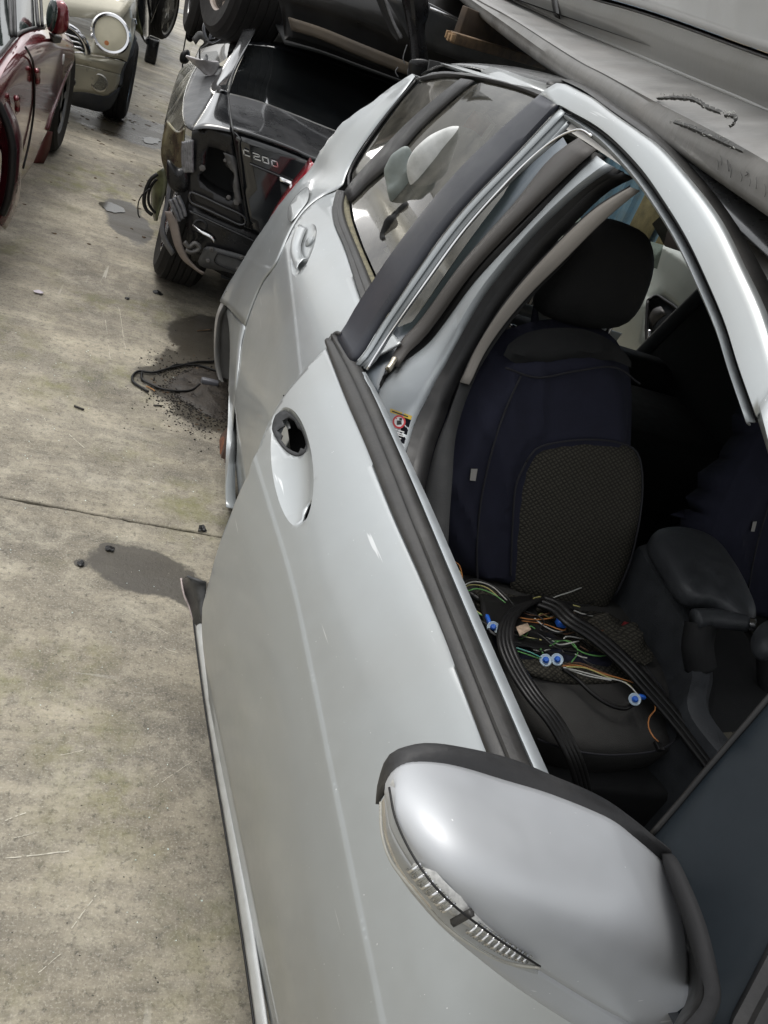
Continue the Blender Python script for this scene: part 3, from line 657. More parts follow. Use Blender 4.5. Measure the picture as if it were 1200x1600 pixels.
strip('pillar_trim_beige', B, [(719,597),(745,543),(797,465),(865,388),(925,331),(985,293)], [(733,601),(761,545),(821,467),(878,410),(938,350),(1000,298)], [.062,.06,.07], BEIGE, car, n=30)
# warning sticker
from mathutils.bvhtree import BVHTree
def bvh_of(o):
    off = Vector((0,0,0)); p_ = o.parent
    while p_: off += p_.location; p_ = p_.parent
    return BVHTree.FromPolygons([v.co+off for v in o.data.vertices], [tuple(p.vertices) for p in o.data.polygons])
def decal(name, bv, quad, m, par, lift=.0015, nx=6, ny=4, th=0):
    a_, b_, c_, d_ = [Vector(p) for p in quad]; V = []; F = []
    for j in range(ny+1):
        for i in range(nx+1):
            p = a_.lerp(b_, i/nx).lerp(d_.lerp(c_, i/nx), j/ny); d = ray(p.x, p.y); hit_ = bv.ray_cast(EYE, d)[0]
            if hit_ is None: hit_ = V[-1] if V else EYE+d*1.5
            V.append(hit_-d*lift)
    for j in range(ny):
        for i in range(nx): k = j*(nx+1)+i; F.append((k, k+1, k+nx+2, k+nx+1))
    return mesh(name, V, F, m, par)
bvp = bvh_of(cp)
FLATW = mat('print_white', (.65,.65,.65), .6)
st = decal('warning_sticker', bvp, [(610,638),(644,650),(629,703),(600,690)], mat('sticker_black', (.008,.008,.012), .8, spec=.05), car, .0015)
decal('sticker_header', bvp, [(610,638),(644,650),(642,656),(609,644)], mat('sticker_yellow', (.55,.38,.03), .5), st, .0024)
for i, (x0, x1, y0) in enumerate([(609,632,667.5),(608,630,671),(608,632,674.5),(607,627,678),(611,626,684),(610,622,687.5)]):
    decal('sticker_text', bvp, [(x0,y0),(x1,y0+7),(x1-.4,y0+8.6),(x0-.4,y0+1.6)], FLATW, st, .0024, 4, 1)
decal('sticker_text', bvp, [(613,641.4),(638,650.2),(637.5,652.2),(612.5,643.4)], mat('print_black', (.01,.01,.01), .6), st, .0030, 4, 1)
def ringd(name, r0, r1, m, lift):
    V = []; F = []; cx_, cy_ = 623.5, 659
    for i in range(33):
        a_ = 2*pi*i/32
        for rr in (r0, r1):
            d = ray(cx_+cos(a_)*rr*.98, cy_+sin(a_)*rr*1.02); hh = bvp.ray_cast(EYE, d)[0]; V.append(hh-d*lift)
    for i in range(32): F.append((2*i, 2*i+1, 2*i+3, 2*i+2))
    return mesh(name, V, F, m, st)
ringd('sticker_disc', .01, 8, FLATW, .0026); ringd('sticker_ring', 7.6, 10.4, mat('sticker_red', (.5,.02,.03), .5), .0030)
decal('sticker_slash', bvp, [(616.6,652),(618,651),(630.5,666),(629,667)], MATS['sticker_red'], st, .0038, 2, 1)
decal('sticker_figure', bvp, [(620,657),(626,657),(628,663),(620,664)], MATS['print_black'], st, .0032, 2, 2)
ringd2 = decal('sticker_figure', bvp, [(624,653),(628,653),(628,656.5),(624,656.5)], MATS['print_black'], st, .0032, 1, 1)

# ---- roof
def roofrow(y, xs_):
    zr = mcub(YR, ZR, y); r = []
    for x in xs_:
        # invert profile above the rail: x -> z
        lo, hi = 1.36, 1.485
        for _ in range(24):
            m_ = (lo+hi)/2
            if mcub(PZ, PX, m_) < x: lo = m_
            else: hi = m_
        z = .96+(lo-.96)*(zr-.96)/.44
        r.append(Vector((x, y, z-.006)))
    return r
xs_ = [.735, .78, .86, 1.0, 1.28]
rows = []
for y in [.62, .8, 1.0, 1.3, 1.6, 2.0, 2.4, 2.7, 2.9, 3.02, 3.1]:
    r = roofrow(y, xs_); r2 = [Vector((2.56-p.x, p.y, p.z)) for p in r[:-1]][::-1]; rows.append(r+r2)
ROOFM = mat('shaded_roof_paint', (.075,.078,.082), .3, .5, .6, .05, 20, dust=.08)  # silver roof coloured dark: shade and reflection of the car above painted in
roof = loft('roof', rows, ROOFM, car, n=30, k=30, th=.004)
go = [(862,131),(880,124),(905,130),(935,146),(970,170),(1010,197),(1050,229),(1102,288),(1145,345),(1183,410),(1216,480),(1250,590)]
gi = [(870,140),(885,132),(905,140),(930,153),(963,177),(1001,204),(1039,233),(1092,293),(1132,348),(1167,418),(1202,493),(1236,598)]
strip('roof_gutter_seal', B, go, gi, [.012,.0,.006,.03], TRIMG, car, n=34, th=.004)
# headliner, floor and a dark shell so that no daylight leaks in
rows2 = [[p+Vector((0,0,-.035)) for p in r] for r in rows]
loft('headliner', rows2, mat('headliner', (.36,.35,.33), .9), car, n=20, k=16)
mesh('cabin_floor', [(.48,-.9,.2),(2.15,-.9,.2),(2.15,3.2,.2),(.48,3.2,.2)], [(0,1,2,3)], BLACKIN, car, smooth=False)
mesh('sill_panel', [(.47,.2,.16),(.47,2.3,.12),(.47,2.3,.38),(.47,.2,.38)], [(0,1,2,3)], SILVER_IN, car, smooth=False)
loft('far_side_panel', [[Vector((2.17,-.9,.15)), Vector((2.17,1,.15)), Vector((2.17,3.0,.15))], [Vector((2.2,-.9,.6)), Vector((2.22,1,.6)), Vector((2.18,2.95,.6))], [Vector((2.1,-.6,.90)), Vector((2.1,1,.92)), Vector((2.08,2.8,.93))]], SILVER, car, n=12, k=6, th=.004)
loft('tailgate', [[Vector((x, 3.3, .2)) for x in (.45, 1.28, 2.1)], [Vector((x, 3.32, .55)) for x in (.5, 1.28, 2.06)], [Vector((x, 3.28, .62)) for x in (.52, 1.28, 2.04)]], SILVER, car, n=14, k=8, th=.004)
pt_ = C([(1020,350),(1045,330),(1062,345),(1100,400),(1130,450)], x=1.97); pt2 = C([(1040,385),(1078,400),(1100,430),(1115,455),(1140,480)], x=1.99)
loft('far_rear_pillar', [pt_, pt2], mat('pillar_cloth', (.16,.135,.12), .9), car, n=12, k=3, th=.004)
loft('far_centre_pillar', [[Vector((2.09,1.50,.92)), Vector((1.99,1.55,1.2)), Vector((1.87,1.55,1.40))], [Vector((2.09,1.66,.92)), Vector((1.99,1.67,1.2)), Vector((1.87,1.68,1.40))]], mat('pillar_cloth', (.25,.22,.2), .9), car, n=10, th=.03)
loft('windscreen_pillar', [[Vector((2.03,-.35,.95)), Vector((1.88,.35,1.28)), Vector((1.8,.65,1.36))], [Vector((2.07,-.25,.93)), Vector((1.95,.42,1.26)), Vector((1.84,.72,1.36))]], BLACKIN, car, n=10, th=.02)
loft('rear_window_ledge', [[Vector((.6,3.18,.95)), Vector((1.28,3.2,.95)), Vector((1.98,3.18,.95))], [Vector((.78,3.04,1.3)), Vector((1.28,3.06,1.33)), Vector((1.8,3.04,1.3))]], GLASS, car, n=10)
loft('tailgate_gap_blocker', [[Vector((.76,3.06,1.27)), Vector((1.28,3.08,1.31)), Vector((1.8,3.06,1.27))], [Vector((.74,3.06,1.36)), Vector((1.28,3.08,1.42)), Vector((1.82,3.06,1.36))]], BLACKIN, car, n=10, th=.02)  # black strip added to block bright sky in the gap under the roof
fe = [P(985,585,x=2.02), P(1000,560,x=2.02), P(1055,503,x=2.02), P(1110,450,x=2.02), P(1135,430,x=2.0)]
ft0 = [Vector((2.0,-.5,.2)), Vector((2.0,-.5,.6)), Vector((2.0,-.5,.86)), Vector((2.02,-.5,.93))]
loft('far_door_trim', [[fe[0]+Vector((0,.02,-.5))]+fe, [Vector((2.0,2.2,.2)), Vector((1.99,2.2,.6)), Vector((1.99,2.2,.98)), Vector((2.0,2.2,1.02))], [Vector((2.0,1.2,.2)), Vector((1.98,1.2,.6)), Vector((1.98,1.2,.88)), Vector((2.0,1.2,.93))], ft0], BLACKIN, car, n=16, k=12)
tube('far_trim_edge', fe, .035, DASH, car, seg=14)
#==P2==
# ================================================================== CABIN
def pillow(name, pts, nrm, th, m, parent=None, n=40, back=.5, e=2.6, nz=0, nf=20, **kw):
    """closed rounded body: outline given by pts, swelling th along nrm and back*th the other way"""
    O = crv(pts, n, True); c = sum(O, Vector())/n; nv = Vector(nrm).normalized()
    rings = []
    for side in (1, -1):
        tt = th if side == 1 else th*back
        ks = [.15, .4, .65, .82, .93, .985]
        rr = [[c+(p-c)*k+nv*side*tt*(1-k**e)**(1/e) for p in O] for k in ks]
        if side == 1: rings += rr+[O]
        else: rings += rr[::-1]
    V = [p for r in rings for p in r]; F = []; q = len(rings)
    if nz: V = [p+nv*nz*noise.noise(p*nf)+nv*nz*.5*noise.noise(p*nf*2.3) for p in V]
    for j in range(q-1):
        for i in range(n): F.append((j*n+i, j*n+(i+1) % n, (j+1)*n+(i+1) % n, (j+1)*n+i))
    F.append(tuple(range(n))[::-1]); F.append(tuple((q-1)*n+i for i in range(n)))
    return mesh(name, V, F, m, parent, **kw)
# woven cloth with real relief pattern
def knit():
    m = mat('knit_cloth', (.05, .047, .04), .95, 0, 0, .1, 30, spec=.15)
    t = m.node_tree; l = t.links.new; b = t.nodes['Principled BSDF']
    c = [x for x in t.nodes if x.type == 'TEX_COORD'][0]
    sx = N(t, 'ShaderNodeSeparateXYZ'); l(c.outputs['Object'], sx.inputs[0]); ad = N(t, 'ShaderNodeMath', operation='ADD'); l(sx.outputs[1], ad.inputs[0]); l(sx.outputs[2], ad.inputs[1])
    cb_ = N(t, 'ShaderNodeCombineXYZ'); l(sx.outputs[0], cb_.inputs[0]); l(ad.outputs[0], cb_.inputs[1])
    mp = N(t, 'ShaderNodeMapping'); mp.inputs['Rotation'].default_value = (0, 0, radians(45)); l(cb_.outputs[0], mp.inputs['Vector'])
    v = N(t, 'ShaderNodeTexVoronoi'); v.voronoi_dimensions = '2D'; v.distance = 'CHEBYCHEV'; v.inputs['Scale'].default_value = 115; v.inputs['Randomness'].default_value = .08
    l(mp.outputs[0], v.inputs['Vector'])
    r = N(t, 'ShaderNodeValToRGB'); r.color_ramp.elements[0].position = .15; r.color_ramp.elements[0].color = (.066, .061, .049, 1); r.color_ramp.elements[1].position = .55; r.color_ramp.elements[1].color = (.012, .012, .011, 1)
    l(v.outputs['Distance'], r.inputs['Fac']); l(r.outputs[0], b.inputs['Base Color'])
    bp = N(t, 'ShaderNodeBump'); bp.inputs['Strength'].default_value = .8; bp.inputs['Distance'].default_value = .004; bp.invert = True
    l(v.outputs['Distance'], bp.inputs['Height']); l(bp.outputs[0], b.inputs['Normal'])
    return m
KNIT = knit()
MY_ = Matrix(((1, 0, 0, 0), (0, 0, 1, 0), (0, 1, 0, 0), (0, 0, 0, 1)))      # (u,v,w) -> (x=u, y=w, z=v)
XC = .92
def fseat(x, z):
    dx = abs(x-XC)
    return 1.24+.42*(z-.57)-1.6*max(0, dx-.13)**2
BS = Surf(MY_, fseat, .5)
seat = bpy.data.objects.new('front_seat', None); COL.objects.link(seat); seat.parent = car; seat.location = Vector((XC, 1.1, .3))-car.location
bo_ = smooth2(BS.uv([(795,548),(830,530),(880,520),(930,524),(975,545),(1000,585),(1008,640),(1006,720),(1000,800),(985,880),(970,935),(930,968),(860,962),(780,950),(715,925),(672,850),(676,780),(700,720),(730,655),(765,600)]), 60)
ins = smooth2(BS.uv([(822,722),(840,700),(880,690),(930,687),(975,694),(998,712),(1004,760),(998,820),(984,880),(962,930),(935,960),(870,952),(805,935),(800,890),(806,800),(812,755)]), 50)
bk = panel('seat_back', BS, bo_, NAVY, seat, step=.012, th=0, dfn=lambda q: .07*(1-sst(0, .06, -dist_poly(q, bo_)))-.011*max(0, 1-abs(noise.noise(Vector((q.x*7+q.y*5, q.y*2-q.x*3, 1)))*7))*sst(.0,.05,-dist_poly(q, bo_))*(0 if dist_poly(q, ins) < .02 else 1))
solid(bk, .10, 1)
ins = smooth2(BS.uv([(822,722),(840,700),(880,690),(930,687),(975,694),(998,712),(1004,760),(998,820),(984,880),(962,930),(935,960),(870,952),(805,935),(800,890),(806,800),(812,755)]), 50)
panel('seat_back_insert', BS, ins, KNIT, seat, step=.014, th=0, off=-.006, dfn=lambda q: .012*(1-sst(0, .02, -dist_poly(q, ins))))
sh = smooth2(BS.uv([(790,560),(815,530),(860,518),(920,520),(970,545),(995,580),(960,568),(900,572),(840,582)]), 30)
panel('seat_cover_yoke', BS, sh, BLACKIN, seat, step=.012, th=0, off=-.005, dfn=lambda q: .02*(1-sst(0, .03, -dist_poly(q, sh))))
for pts_ in ([(822,722),(840,700),(880,690),(930,687),(975,694),(998,712),(1004,760),(998,820),(984,880),(962,930)], [(822,722),(806,760),(801,820),(798,900)], [(790,575),(840,590),(900,580),(960,574),(1000,600)], [(815,585),(790,640),(770,700),(752,780),(745,860),(748,930)]):
    tube('piping', BS.pts(pts_, -.0085), .0022, mat('piping', (.012,.012,.016), .8), seat, n=40, seg=6)
lab = BS.uv([(735,730),(745,730),(742,749),(733,748)]); panel('seat_cover_tag', BS, lab, mat('tag', (.3,.29,.27), .8), seat, step=.02, th=0, off=-.006)
pillow('headrest', C([(900,352),(935,340),(975,348),(1006,367),(1016,401),(1009,442),(989,487),(965,508),(930,512),(885,505),(845,490),(838,470),(858,430),(880,385)], y=1.53), (0,-1,.2), .06, BLACKIN, seat, back=1.2)
for x in (-.05, .06): tube('headrest_post', [Vector((XC+x-.04, 1.56, 1.0)), Vector((XC+x-.04, 1.57, 1.16))], .006, CHROME, seat, seg=8)
CU = pillow('seat_cushion', C([(700,905),(800,925),(900,940),(972,955),(1005,1005),(1045,1065),(1067,1115),(1068,1150),(1040,1178),(960,1188),(890,1178),(850,1160),(800,1095),(745,1000)], z=.545), (0,-.1,1), .05, CLOTH, seat, back=2.4, e=3)
pillow('cushion_insert', C([(740,925),(830,940),(900,955),(960,965),(990,1010),(985,1060),(920,1070),(850,1062),(800,1030)], z=.592), (0,-.1,1), .012, KNIT, seat, back=.5, e=4)
box('seat_base', (XC, 1.05, .36), (.44, .42, .26), BLACKIN, seat, bw=.02)
box('buckle', P(976,984,z=.61), (.014, .022, .03), mat('buckle_red', (.20,.018,.02), .5), seat, bw=.004)
s2 = seat.copy(); COL.objects.link(s2); s2.name = 'front_seat'; s2.location = seat.location+Vector((.74, .06, 0))
for ch in list(seat.children):
    c_ = ch.copy(); COL.objects.link(c_); c_.parent = s2
# belt and its guide
tube('belt_webbing', C([(806,515),(800,545),(790,600),(765,660),(735,720)], y=(1.62,1.5)), .022, RUB, car, flat=.12, seg=10)
tube('belt_guide', C([(797,508),(806,512),(811,525),(812,545),(806,552)], y=1.6), .004, CHROME, car, seg=6)
# console
cs = bpy.data.objects.new('centre_console', None); COL.objects.link(cs); cs.parent = car; cs.location = Vector((1.28, 1.0, .3))-car.location
pillow('armrest', C([(1016,842),(1040,828),(1080,832),(1115,850),(1145,890),(1168,935),(1178,968),(1160,975),(1120,945),(1090,940),(1065,925),(1040,885)], z=.76), (0,-.1,1), .03, DASH, cs, back=1.6, e=3)
ct = [(1008,850),(1040,905),(1070,955),(1088,1000),(1094,1050),(1086,1090),(1095,1120),(1130,1165),(1180,1220)]
ctop = C(ct, z=(.72,.62))
loft('console_side', [[p+Vector((-.02,-.01,-.32)) for p in ctop], [p+Vector((-.018,0,-.1)) for p in ctop], [p+Vector((-.012,0,-.012)) for p in ctop], ctop, [p+Vector((.03,0,.0)) for p in ctop], [p+Vector((.045,0,-.03)) for p in ctop]], DASH, cs, n=40, k=20)
loft('console_top', [[p+Vector((.04,0,-.035)) for p in ctop], [p+Vector((.20,.0,-.045)) for p in ctop], [p+Vector((.24,.0,-.3)) for p in ctop]], BLACKIN, cs, n=30)
tube('handbrake', C([(1085,968),(1110,966),(1140,970),(1168,974)], z=(.74,.77)), .017, DASH, cs, radii=(.021,.019,.018,.016), seg=14)
tube('handbrake_button', C([(1164,973),(1178,976)], z=(.768,.772)), .013, CHROME, cs, seg=14)
tube('brake_boot', C([(1095,975),(1090,1010),(1095,1045)], z=(.73,.66)), .03, BLACKIN, cs, seg=12)
cc = P(1142,1132,z=.60)
loft('cup_holder_plate', [C([(1090,1105),(1130,1100),(1165,1108)], z=.605), C([(1120,1160),(1150,1180),(1185,1190)], z=.605)], mat('tan_plate', (.09,.082,.062), .5), cs, n=8, k=3, th=.004)
lathe('cup_holder', [(.040,.006),(.036,.010),(.033,.004),(.033,-.04),(0,-.04)], Matrix.Translation(cc), BLACKIN, cs, seg=32)
tube('cushion_seam', C([(840,1155),(890,1172),(960,1180),(1035,1170),(1060,1140),(1040,1085),(1000,1030)], z=.590), .002, MATS['piping'], seat, n=40, seg=6)
tube('gear_lever', [P(1195,1080,z=.62), P(1192,1000,z=.74)], .014, BLACKIN, cs, seg=10)
pillow('gear_knob', C([(1180,985),(1200,975),(1222,985),(1225,1010),(1200,1025),(1182,1010)], z=.78), (0,0,1), .03, DASH, cs, back=1)
# far window glazing and dashboard
loft('dashboard', [[Vector((.5,.3,.2)), Vector((1.3,.35,.2)), Vector((2.05,.3,.2))], [Vector((.5,.42,.6)), Vector((1.3,.5,.6)), Vector((2.05,.42,.6))], [Vector((.5,.36,.9)), Vector((1.3,.42,.92)), Vector((2.05,.36,.9))], [Vector((.5,-.2,.93)), Vector((1.3,-.2,.95)), Vector((2.05,-.2,.93))]], DASH, car, n=14, k=14)
loft('bonnet', [[Vector((.5,-.25,.94)), Vector((1.28,-.35,.99)), Vector((2.06,-.25,.94))], [Vector((.46,-.8,.86)), Vector((1.28,-.9,.92)), Vector((2.1,-.8,.86))], [Vector((.5,-1.3,.68)), Vector((1.28,-1.45,.7)), Vector((2.06,-1.3,.68))], [Vector((.5,-1.3,.2)), Vector((1.28,-1.5,.2)), Vector((2.06,-1.3,.2))]], SILVER, car, n=16, k=16, th=.004)
loft('front_wing', [[Vector((.40,.13,.2)), Vector((.39,-.6,.2)), Vector((.5,-1.3,.2))], [Vector((.37,.13,.6)), Vector((.36,-.6,.6)), Vector((.48,-1.25,.5))], [Vector((.5,.0,.92)), Vector((.47,-.6,.88)), Vector((.5,-1.2,.72))]], SILVER, car, n=14, k=10, th=.004)

# ================================================================== DOOR MIRROR
MK = .80
def CM(pts, y=None):
    o = []
    n = len(pts)-1 or 1
    for i, p in enumerate(pts):
        yy = p[3] if len(p) == 4 else (y if not isinstance(y, tuple) else y[0]+(y[1]-y[0])*i/n)
        o.append(P(p[0], p[1], y=yy*MK))
    return o
mir = bpy.data.objects.new('door_mirror', None); COL.objects.link(mir); mir.parent = car; mir.location = Vector((.35,.33,1.0))-car.location
Y = 'y'
R1 = CM([(597,1248,Y,.45),(600,1216,Y,.465),(613,1184,Y,.475),(640,1171,Y,.48),(677,1167,Y,.48),(736,1176,Y,.48),(800,1192,Y,.48),(859,1216,Y,.475),(933,1248,Y,.465),(987,1285,Y,.455),(1048,1333,Y,.44)])
R2p = [(606,1236,.44),(608,1226,.447),(619,1208,.455),(640,1197,.46),(677,1196,.462),(720,1203,.462),(784,1222,.46),(859,1245,.455),(944,1280,.445),(987,1310,.437),(1020,1336,.43),(1051,1361,.42)]
M4p = [(608,1244,.435),(612,1270,.415),(619,1300,.397),(650,1352,.368),(699,1409,.345),(773,1466,.334),(846,1512,.330),(930,1564,.328),(1000,1600,.328),(1060,1625,.330)]
NU, NS = 60, 30
ra = crv([Vector(p) for p in R2p], NU); rb = crv([Vector(p) for p in M4p], NU)
grid = []
for j in range(NS):
    s_ = j/(NS-1); row = []
    for i in range(NU):
        u_ = i/(NU-1); a_ = ra[i].lerp(rb[i], s_); e_ = u_**.5
        px, py, yy = a_.x, a_.y, a_.z
        px += 20*4*s_*(1-s_)*u_**7
        yy -= .036*4*s_*(1-s_)*sin(pi*min(.5, u_*.9))*(1-.35*u_**3)
        uc = .74+.36*s_
        yy += .07*max(0, u_-uc)
        row.append(P(px, py, y=yy*MK))
    grid.append(row)
R2 = grid[0]; M4 = grid[-1]; e0 = [g_[-1] for g_ in grid]
M5 = CM([(603,1256,'y',.437),(606,1310,'y',.412),(630,1365,'y',.385),(678,1425,'y',.358),(735,1478,'y',.345),(812,1538,'y',.34),(900,1597,'y',.335),(1000,1660,'y',.335)])
M6 = [p+Vector((.02*(1-i/7),.06*min(1,(i+1)/4),-.02)) for i, p in enumerate(M5)]
MIRP = mat('mirror_paint', (.47, .485, .505), .52, .5, .12, .02, 30, rvar=.03, dust=.0)
cap_ = mesh('mirror_cap', [p for g_ in grid for p in g_], [(j*NU+i, j*NU+i+1, (j+1)*NU+i+1, (j+1)*NU+i) for j in range(NS-1) for i in range(NU-1)], MIRP, mir); solid(cap_, .003)
weather(MIRP, .5)
loft('mirror_lower_cap', [M4, M5, M6], MIRP, mir, n=50, k=16, th=.003)
Rm = [a.lerp(b, .5)+Vector((0,0,.004)) for a, b in zip(crv(R1, 20), crv(R2, 20))]
loft('mirror_rim', [[p+Vector((.003,.004,-.012)) for p in R1], R1, Rm, [p+Vector((0,0,-.001)) for p in R2]], TRIMB, mir, n=50, k=14, th=.003)
loft('mirror_end', [e0, [p+Vector((.004,.03,-.01)) for p in e0]], TRIMB, mir, n=20, th=.003)
loft('mirror_glass', [[p+Vector((.004,-.006,-.02)) for p in R1[4:-1]], [p+Vector((.004,-.002,-.09)) for p in R1[4:-1]]], CHROME, mir, n=20, th=.003)
# indicator lens: clear cover over a reflector and ribs
LT = CM([(609,1230,Y,.430),(620,1282,Y,.40),(652,1346,Y,.362),(700,1405,Y,.334),(774,1463,Y,.324),(844,1509,Y,.322)])
LB = CM([(597,1252,Y,.437),(599,1300,Y,.408),(615,1346,Y,.378),(657,1399,Y,.346),(706,1452,Y,.328),(785,1499,Y,.321),(843,1510,Y,.321)])
LMd = [a.lerp(b, .5)+Vector((-.004,-.006,0)) for a, b in zip(crv(LT, 20), crv(LB, 20))]
ind = loft('indicator_lens', [LT, LMd, LB], LENS, mir, n=40, k=8, th=0)
refl = mat('reflector', (.62,.62,.60), .45, 0, 0, .3, 140, alt=(.34,.34,.33))
loft('reflector', [[p+Vector((.004,.008,0)) for p in LT], [p+Vector((.006,.010,0)) for p in LMd], [p+Vector((.004,.008,0)) for p in LB]], refl, mir, n=40, k=6)
lt, lb = crv(LT, 60), crv(LB, 60)
for i in list(range(18, 29))+list(range(36, 56)):
    a, b = lt[i], lb[i]; tube('lens_rib', [a.lerp(b, .12)+Vector((.002,.003,0)), a.lerp(b, .5)+Vector((-.002,-.001,0)), a.lerp(b, .85)+Vector((.002,.003,0))], .0012, LENS if i % 2 else CHROME, mir, n=5, seg=5)
tube('lens_frame', [p+Vector((-.001,-.001,.0)) for p in LB], .0014, mat('lens_rim', (.38,.37,.33), .3), mir, n=40, seg=6)
tube('lens_frame', [p+Vector((-.001,-.001,.001)) for p in LT], .0009, RUB, mir, n=40, seg=6)
tube('lens_divider', [lt[32]+Vector((.003,.003,0)), lb[32]+Vector((.003,.003,0))], .003, TRIMG, mir, seg=6)
# foot between mirror and quarter panel
ft = CM([(1048,1333),(1060,1345),(1084,1395),(1105,1450),(1120,1510),(1127,1560),(1112,1600),(1080,1640)], y=(.44,.20))
fi_ = CM([(1050,1350),(1060,1375),(1076,1420),(1092,1470),(1104,1520),(1106,1560),(1092,1590),(1065,1625)], y=(.43,.21))
fj = CM([(1052,1362),(1062,1400),(1073,1450),(1080,1500),(1084,1545),(1080,1570),(1070,1590),(1055,1620)], y=(.44,.25))
loft('mirror_foot', [ft, fi_], MATTE, mir, n=30, k=3, th=.008)
loft('mirror_foot_inner', [fi_, fj], RUB, mir, n=30, k=3, th=.004)
tube('foot_rib', CM([(1078,1480),(1100,1530)], y=.35), .003, BLACKIN, mir, seg=6)

# ================================================================== WIRING AND SEALS ON THE SEAT
wh = empty('wiring_harness', P(880,1000,z=.60), 'tangled wiring harness with blue and white clips lying on the driver seat', 'wiring')
def wz(pts, z=(.62,.62)): return C(pts, z=z)
WC = {'green': (.10,.28,.08), 'yellow': (.45,.42,.16), 'orange': (.42,.17,.05), 'brown': (.14,.07,.04), 'white': (.5,.5,.47), 'black': (.012,.012,.012), 'teal': (.05,.25,.22)}
WM = {k: mat('wire_'+k, v, .4) for k, v in WC.items()}
base = [
 ('yellow',[(716,925),(735,914),(760,918),(780,934),(793,945)]), ('green',[(720,928),(745,920),(770,928),(790,942)]), ('white',[(715,920),(740,909),(768,916),(792,938)]), ('black',[(712,918),(740,905),(775,918),(800,942),(812,965)]),
 ('green',[(722,945),(745,957),(762,968),(768,975)]), ('yellow',[(720,940),(742,953),(760,966)]), ('black',[(735,960),(760,975),(785,985),(830,998),(880,1000)]),
 ('orange',[(800,962),(830,968),(860,966),(880,958),(900,964),(893,972)]), ('brown',[(806,955),(840,962),(870,955),(898,958)]), ('orange',[(815,970),(850,975),(880,985),(885,975)]), ('white',[(835,966),(850,978),(870,987),(884,984)]), ('black',[(800,950),(830,958),(850,970),(845,985),(880,990)]),
 ('green',[(808,1010),(828,998),(860,1002),(890,1002),(903,1018),(893,1035)]), ('teal',[(806,1012),(830,1020),(846,1028)]), ('green',[(804,1016),(828,1024),(845,1030)]), ('green',[(810,990),(825,997),(850,1003)]), ('yellow',[(808,986),(822,995),(846,1000)]),
 ('orange',[(878,1041),(905,1040),(940,1052),(975,1062),(1001,1072),(1018,1092),(1024,1108),(1015,1120),(1013,1135),(1020,1150),(1029,1159)]), ('white',[(880,1043),(910,1050),(940,1058),(970,1064),(985,1073),(996,1085)]), ('yellow',[(885,1042),(915,1044),(950,1058),(980,1068),(994,1084)]), ('brown',[(880,1039),(905,1036),(935,1048),(960,1058)]), ('white',[(888,1046),(918,1056),(955,1063)]),
 ('black',[(790,1000),(820,1008),(850,1018),(880,1020),(900,1022)]), ('black',[(805,985),(840,990),(870,1012),(905,1018)]), ('black',[(760,985),(790,1000),(815,1005)]), ('white',[(898,1022),(910,1027),(917,1028)]),
 ('orange',[(711,878),(718,884),(722,900),(720,915)]), ('yellow',[(716,890),(722,900),(721,918)])]
for i, (cn, pts) in enumerate(base):
    tube('wire', wz(pts, (.622+.004*(i % 4), .622+.004*((i*3) % 5))), .0013, WM[cn], wh, n=30, seg=5)
rw = random.Random(3)
for i in range(26):
    x0, y0 = rw.uniform(735, 880), rw.uniform(940, 1010); pts = [(x0, y0)]
    for j in range(4): x0 += rw.uniform(5, 32); y0 += rw.uniform(-14, 20); pts.append((x0, y0))
    tube('wire', wz(pts, (.615+.012*rw.random(), .612+.014*rw.random())), .0015, WM[rw.choice(['black','black','black','brown','green','black','white','yellow'])], wh, n=24, seg=5)
tube('sheath', wz([(879,1045),(900,1060),(925,1083),(950,1100),(975,1107),(990,1100)], (.618,.61)), .0042, RUB, wh, n=30, seg=8)
tube('sheath', wz([(730,925),(760,945),(800,975),(830,985),(880,980)], (.61,.62)), .007, RUB, wh, n=24, seg=8)
loft('tape_patch', [wz([(748,930),(790,935),(830,932)]), wz([(760,985),(800,990),(850,985)], (.628,.62)), wz([(800,1010),(850,1015),(905,1010)])], RUB, wh, n=14, k=8, th=.004)
loft('torn_tape', [wz([(806,980),(824,974)], (.636,.636)), wz([(812,994),(830,984)], (.640,.640))], mat('masking_tape', (.4,.3,.22), .8, 0,0,.4,60), wh, n=5, k=4, th=.001)
BLU = mat('blue_plastic', (.02,.12,.55), .35); CLR = mat('clip_white', (.45,.55,.62), .3)
for px, py in ((770,981),(852,1032),(870,1031),(991,1093)):
    c_ = P(px, py, z=.632); M_ = frame_at(c_, (-.35,-.55,.75))
    k_ = lathe('clip', [(.0045,.000),(.0105,.001),(.0115,.0035),(.0105,.0045),(.0065,.0025),(.0,.0025)], M_, CLR, wh, seg=28)
    lathe('clip_stud', [(.0058,.002),(.0058,.007),(.0035,.010),(.0,.010)], M_, BLU, k_, seg=16)
box('connector', P(877,973,z=.636), (.020,.016,.014), BLU, wh, M=None, bw=.002)
box('connector', P(763,969,z=.634), (.007,.026,.008), BLU, wh, bw=.002); box('connector', P(1003,1089,z=.626), (.014,.008,.008), BLU, wh, bw=.002)
box('connector', P(884,948,z=.63), (.030,.02,.014), RUB, wh, bw=.002); box('connector', P(1029,1166,z=.60), (.012,.02,.008), RUB, wh, bw=.001)
rs = empty('rubber_seal', P(860,1100,z=.62), 'long black rubber window seals looped across the driver seat beneath the wiring', 'rubber seal')
for k in range(4):
    d = k*6.5-8
    tube('seal_strand', [P(px+d*.9, py-d*.25, z=zz) for px, py, zz in [(842,938,.63),(815,948,.64),(794,968,.645),(788,1000,.645),(802,1040,.64),(830,1085,.64),(866,1130,.63),(893,1180,.60),(908,1225,.55),(916,1270,.50)]], .0062, RUB, rs, n=70, seg=7, flat=.7)
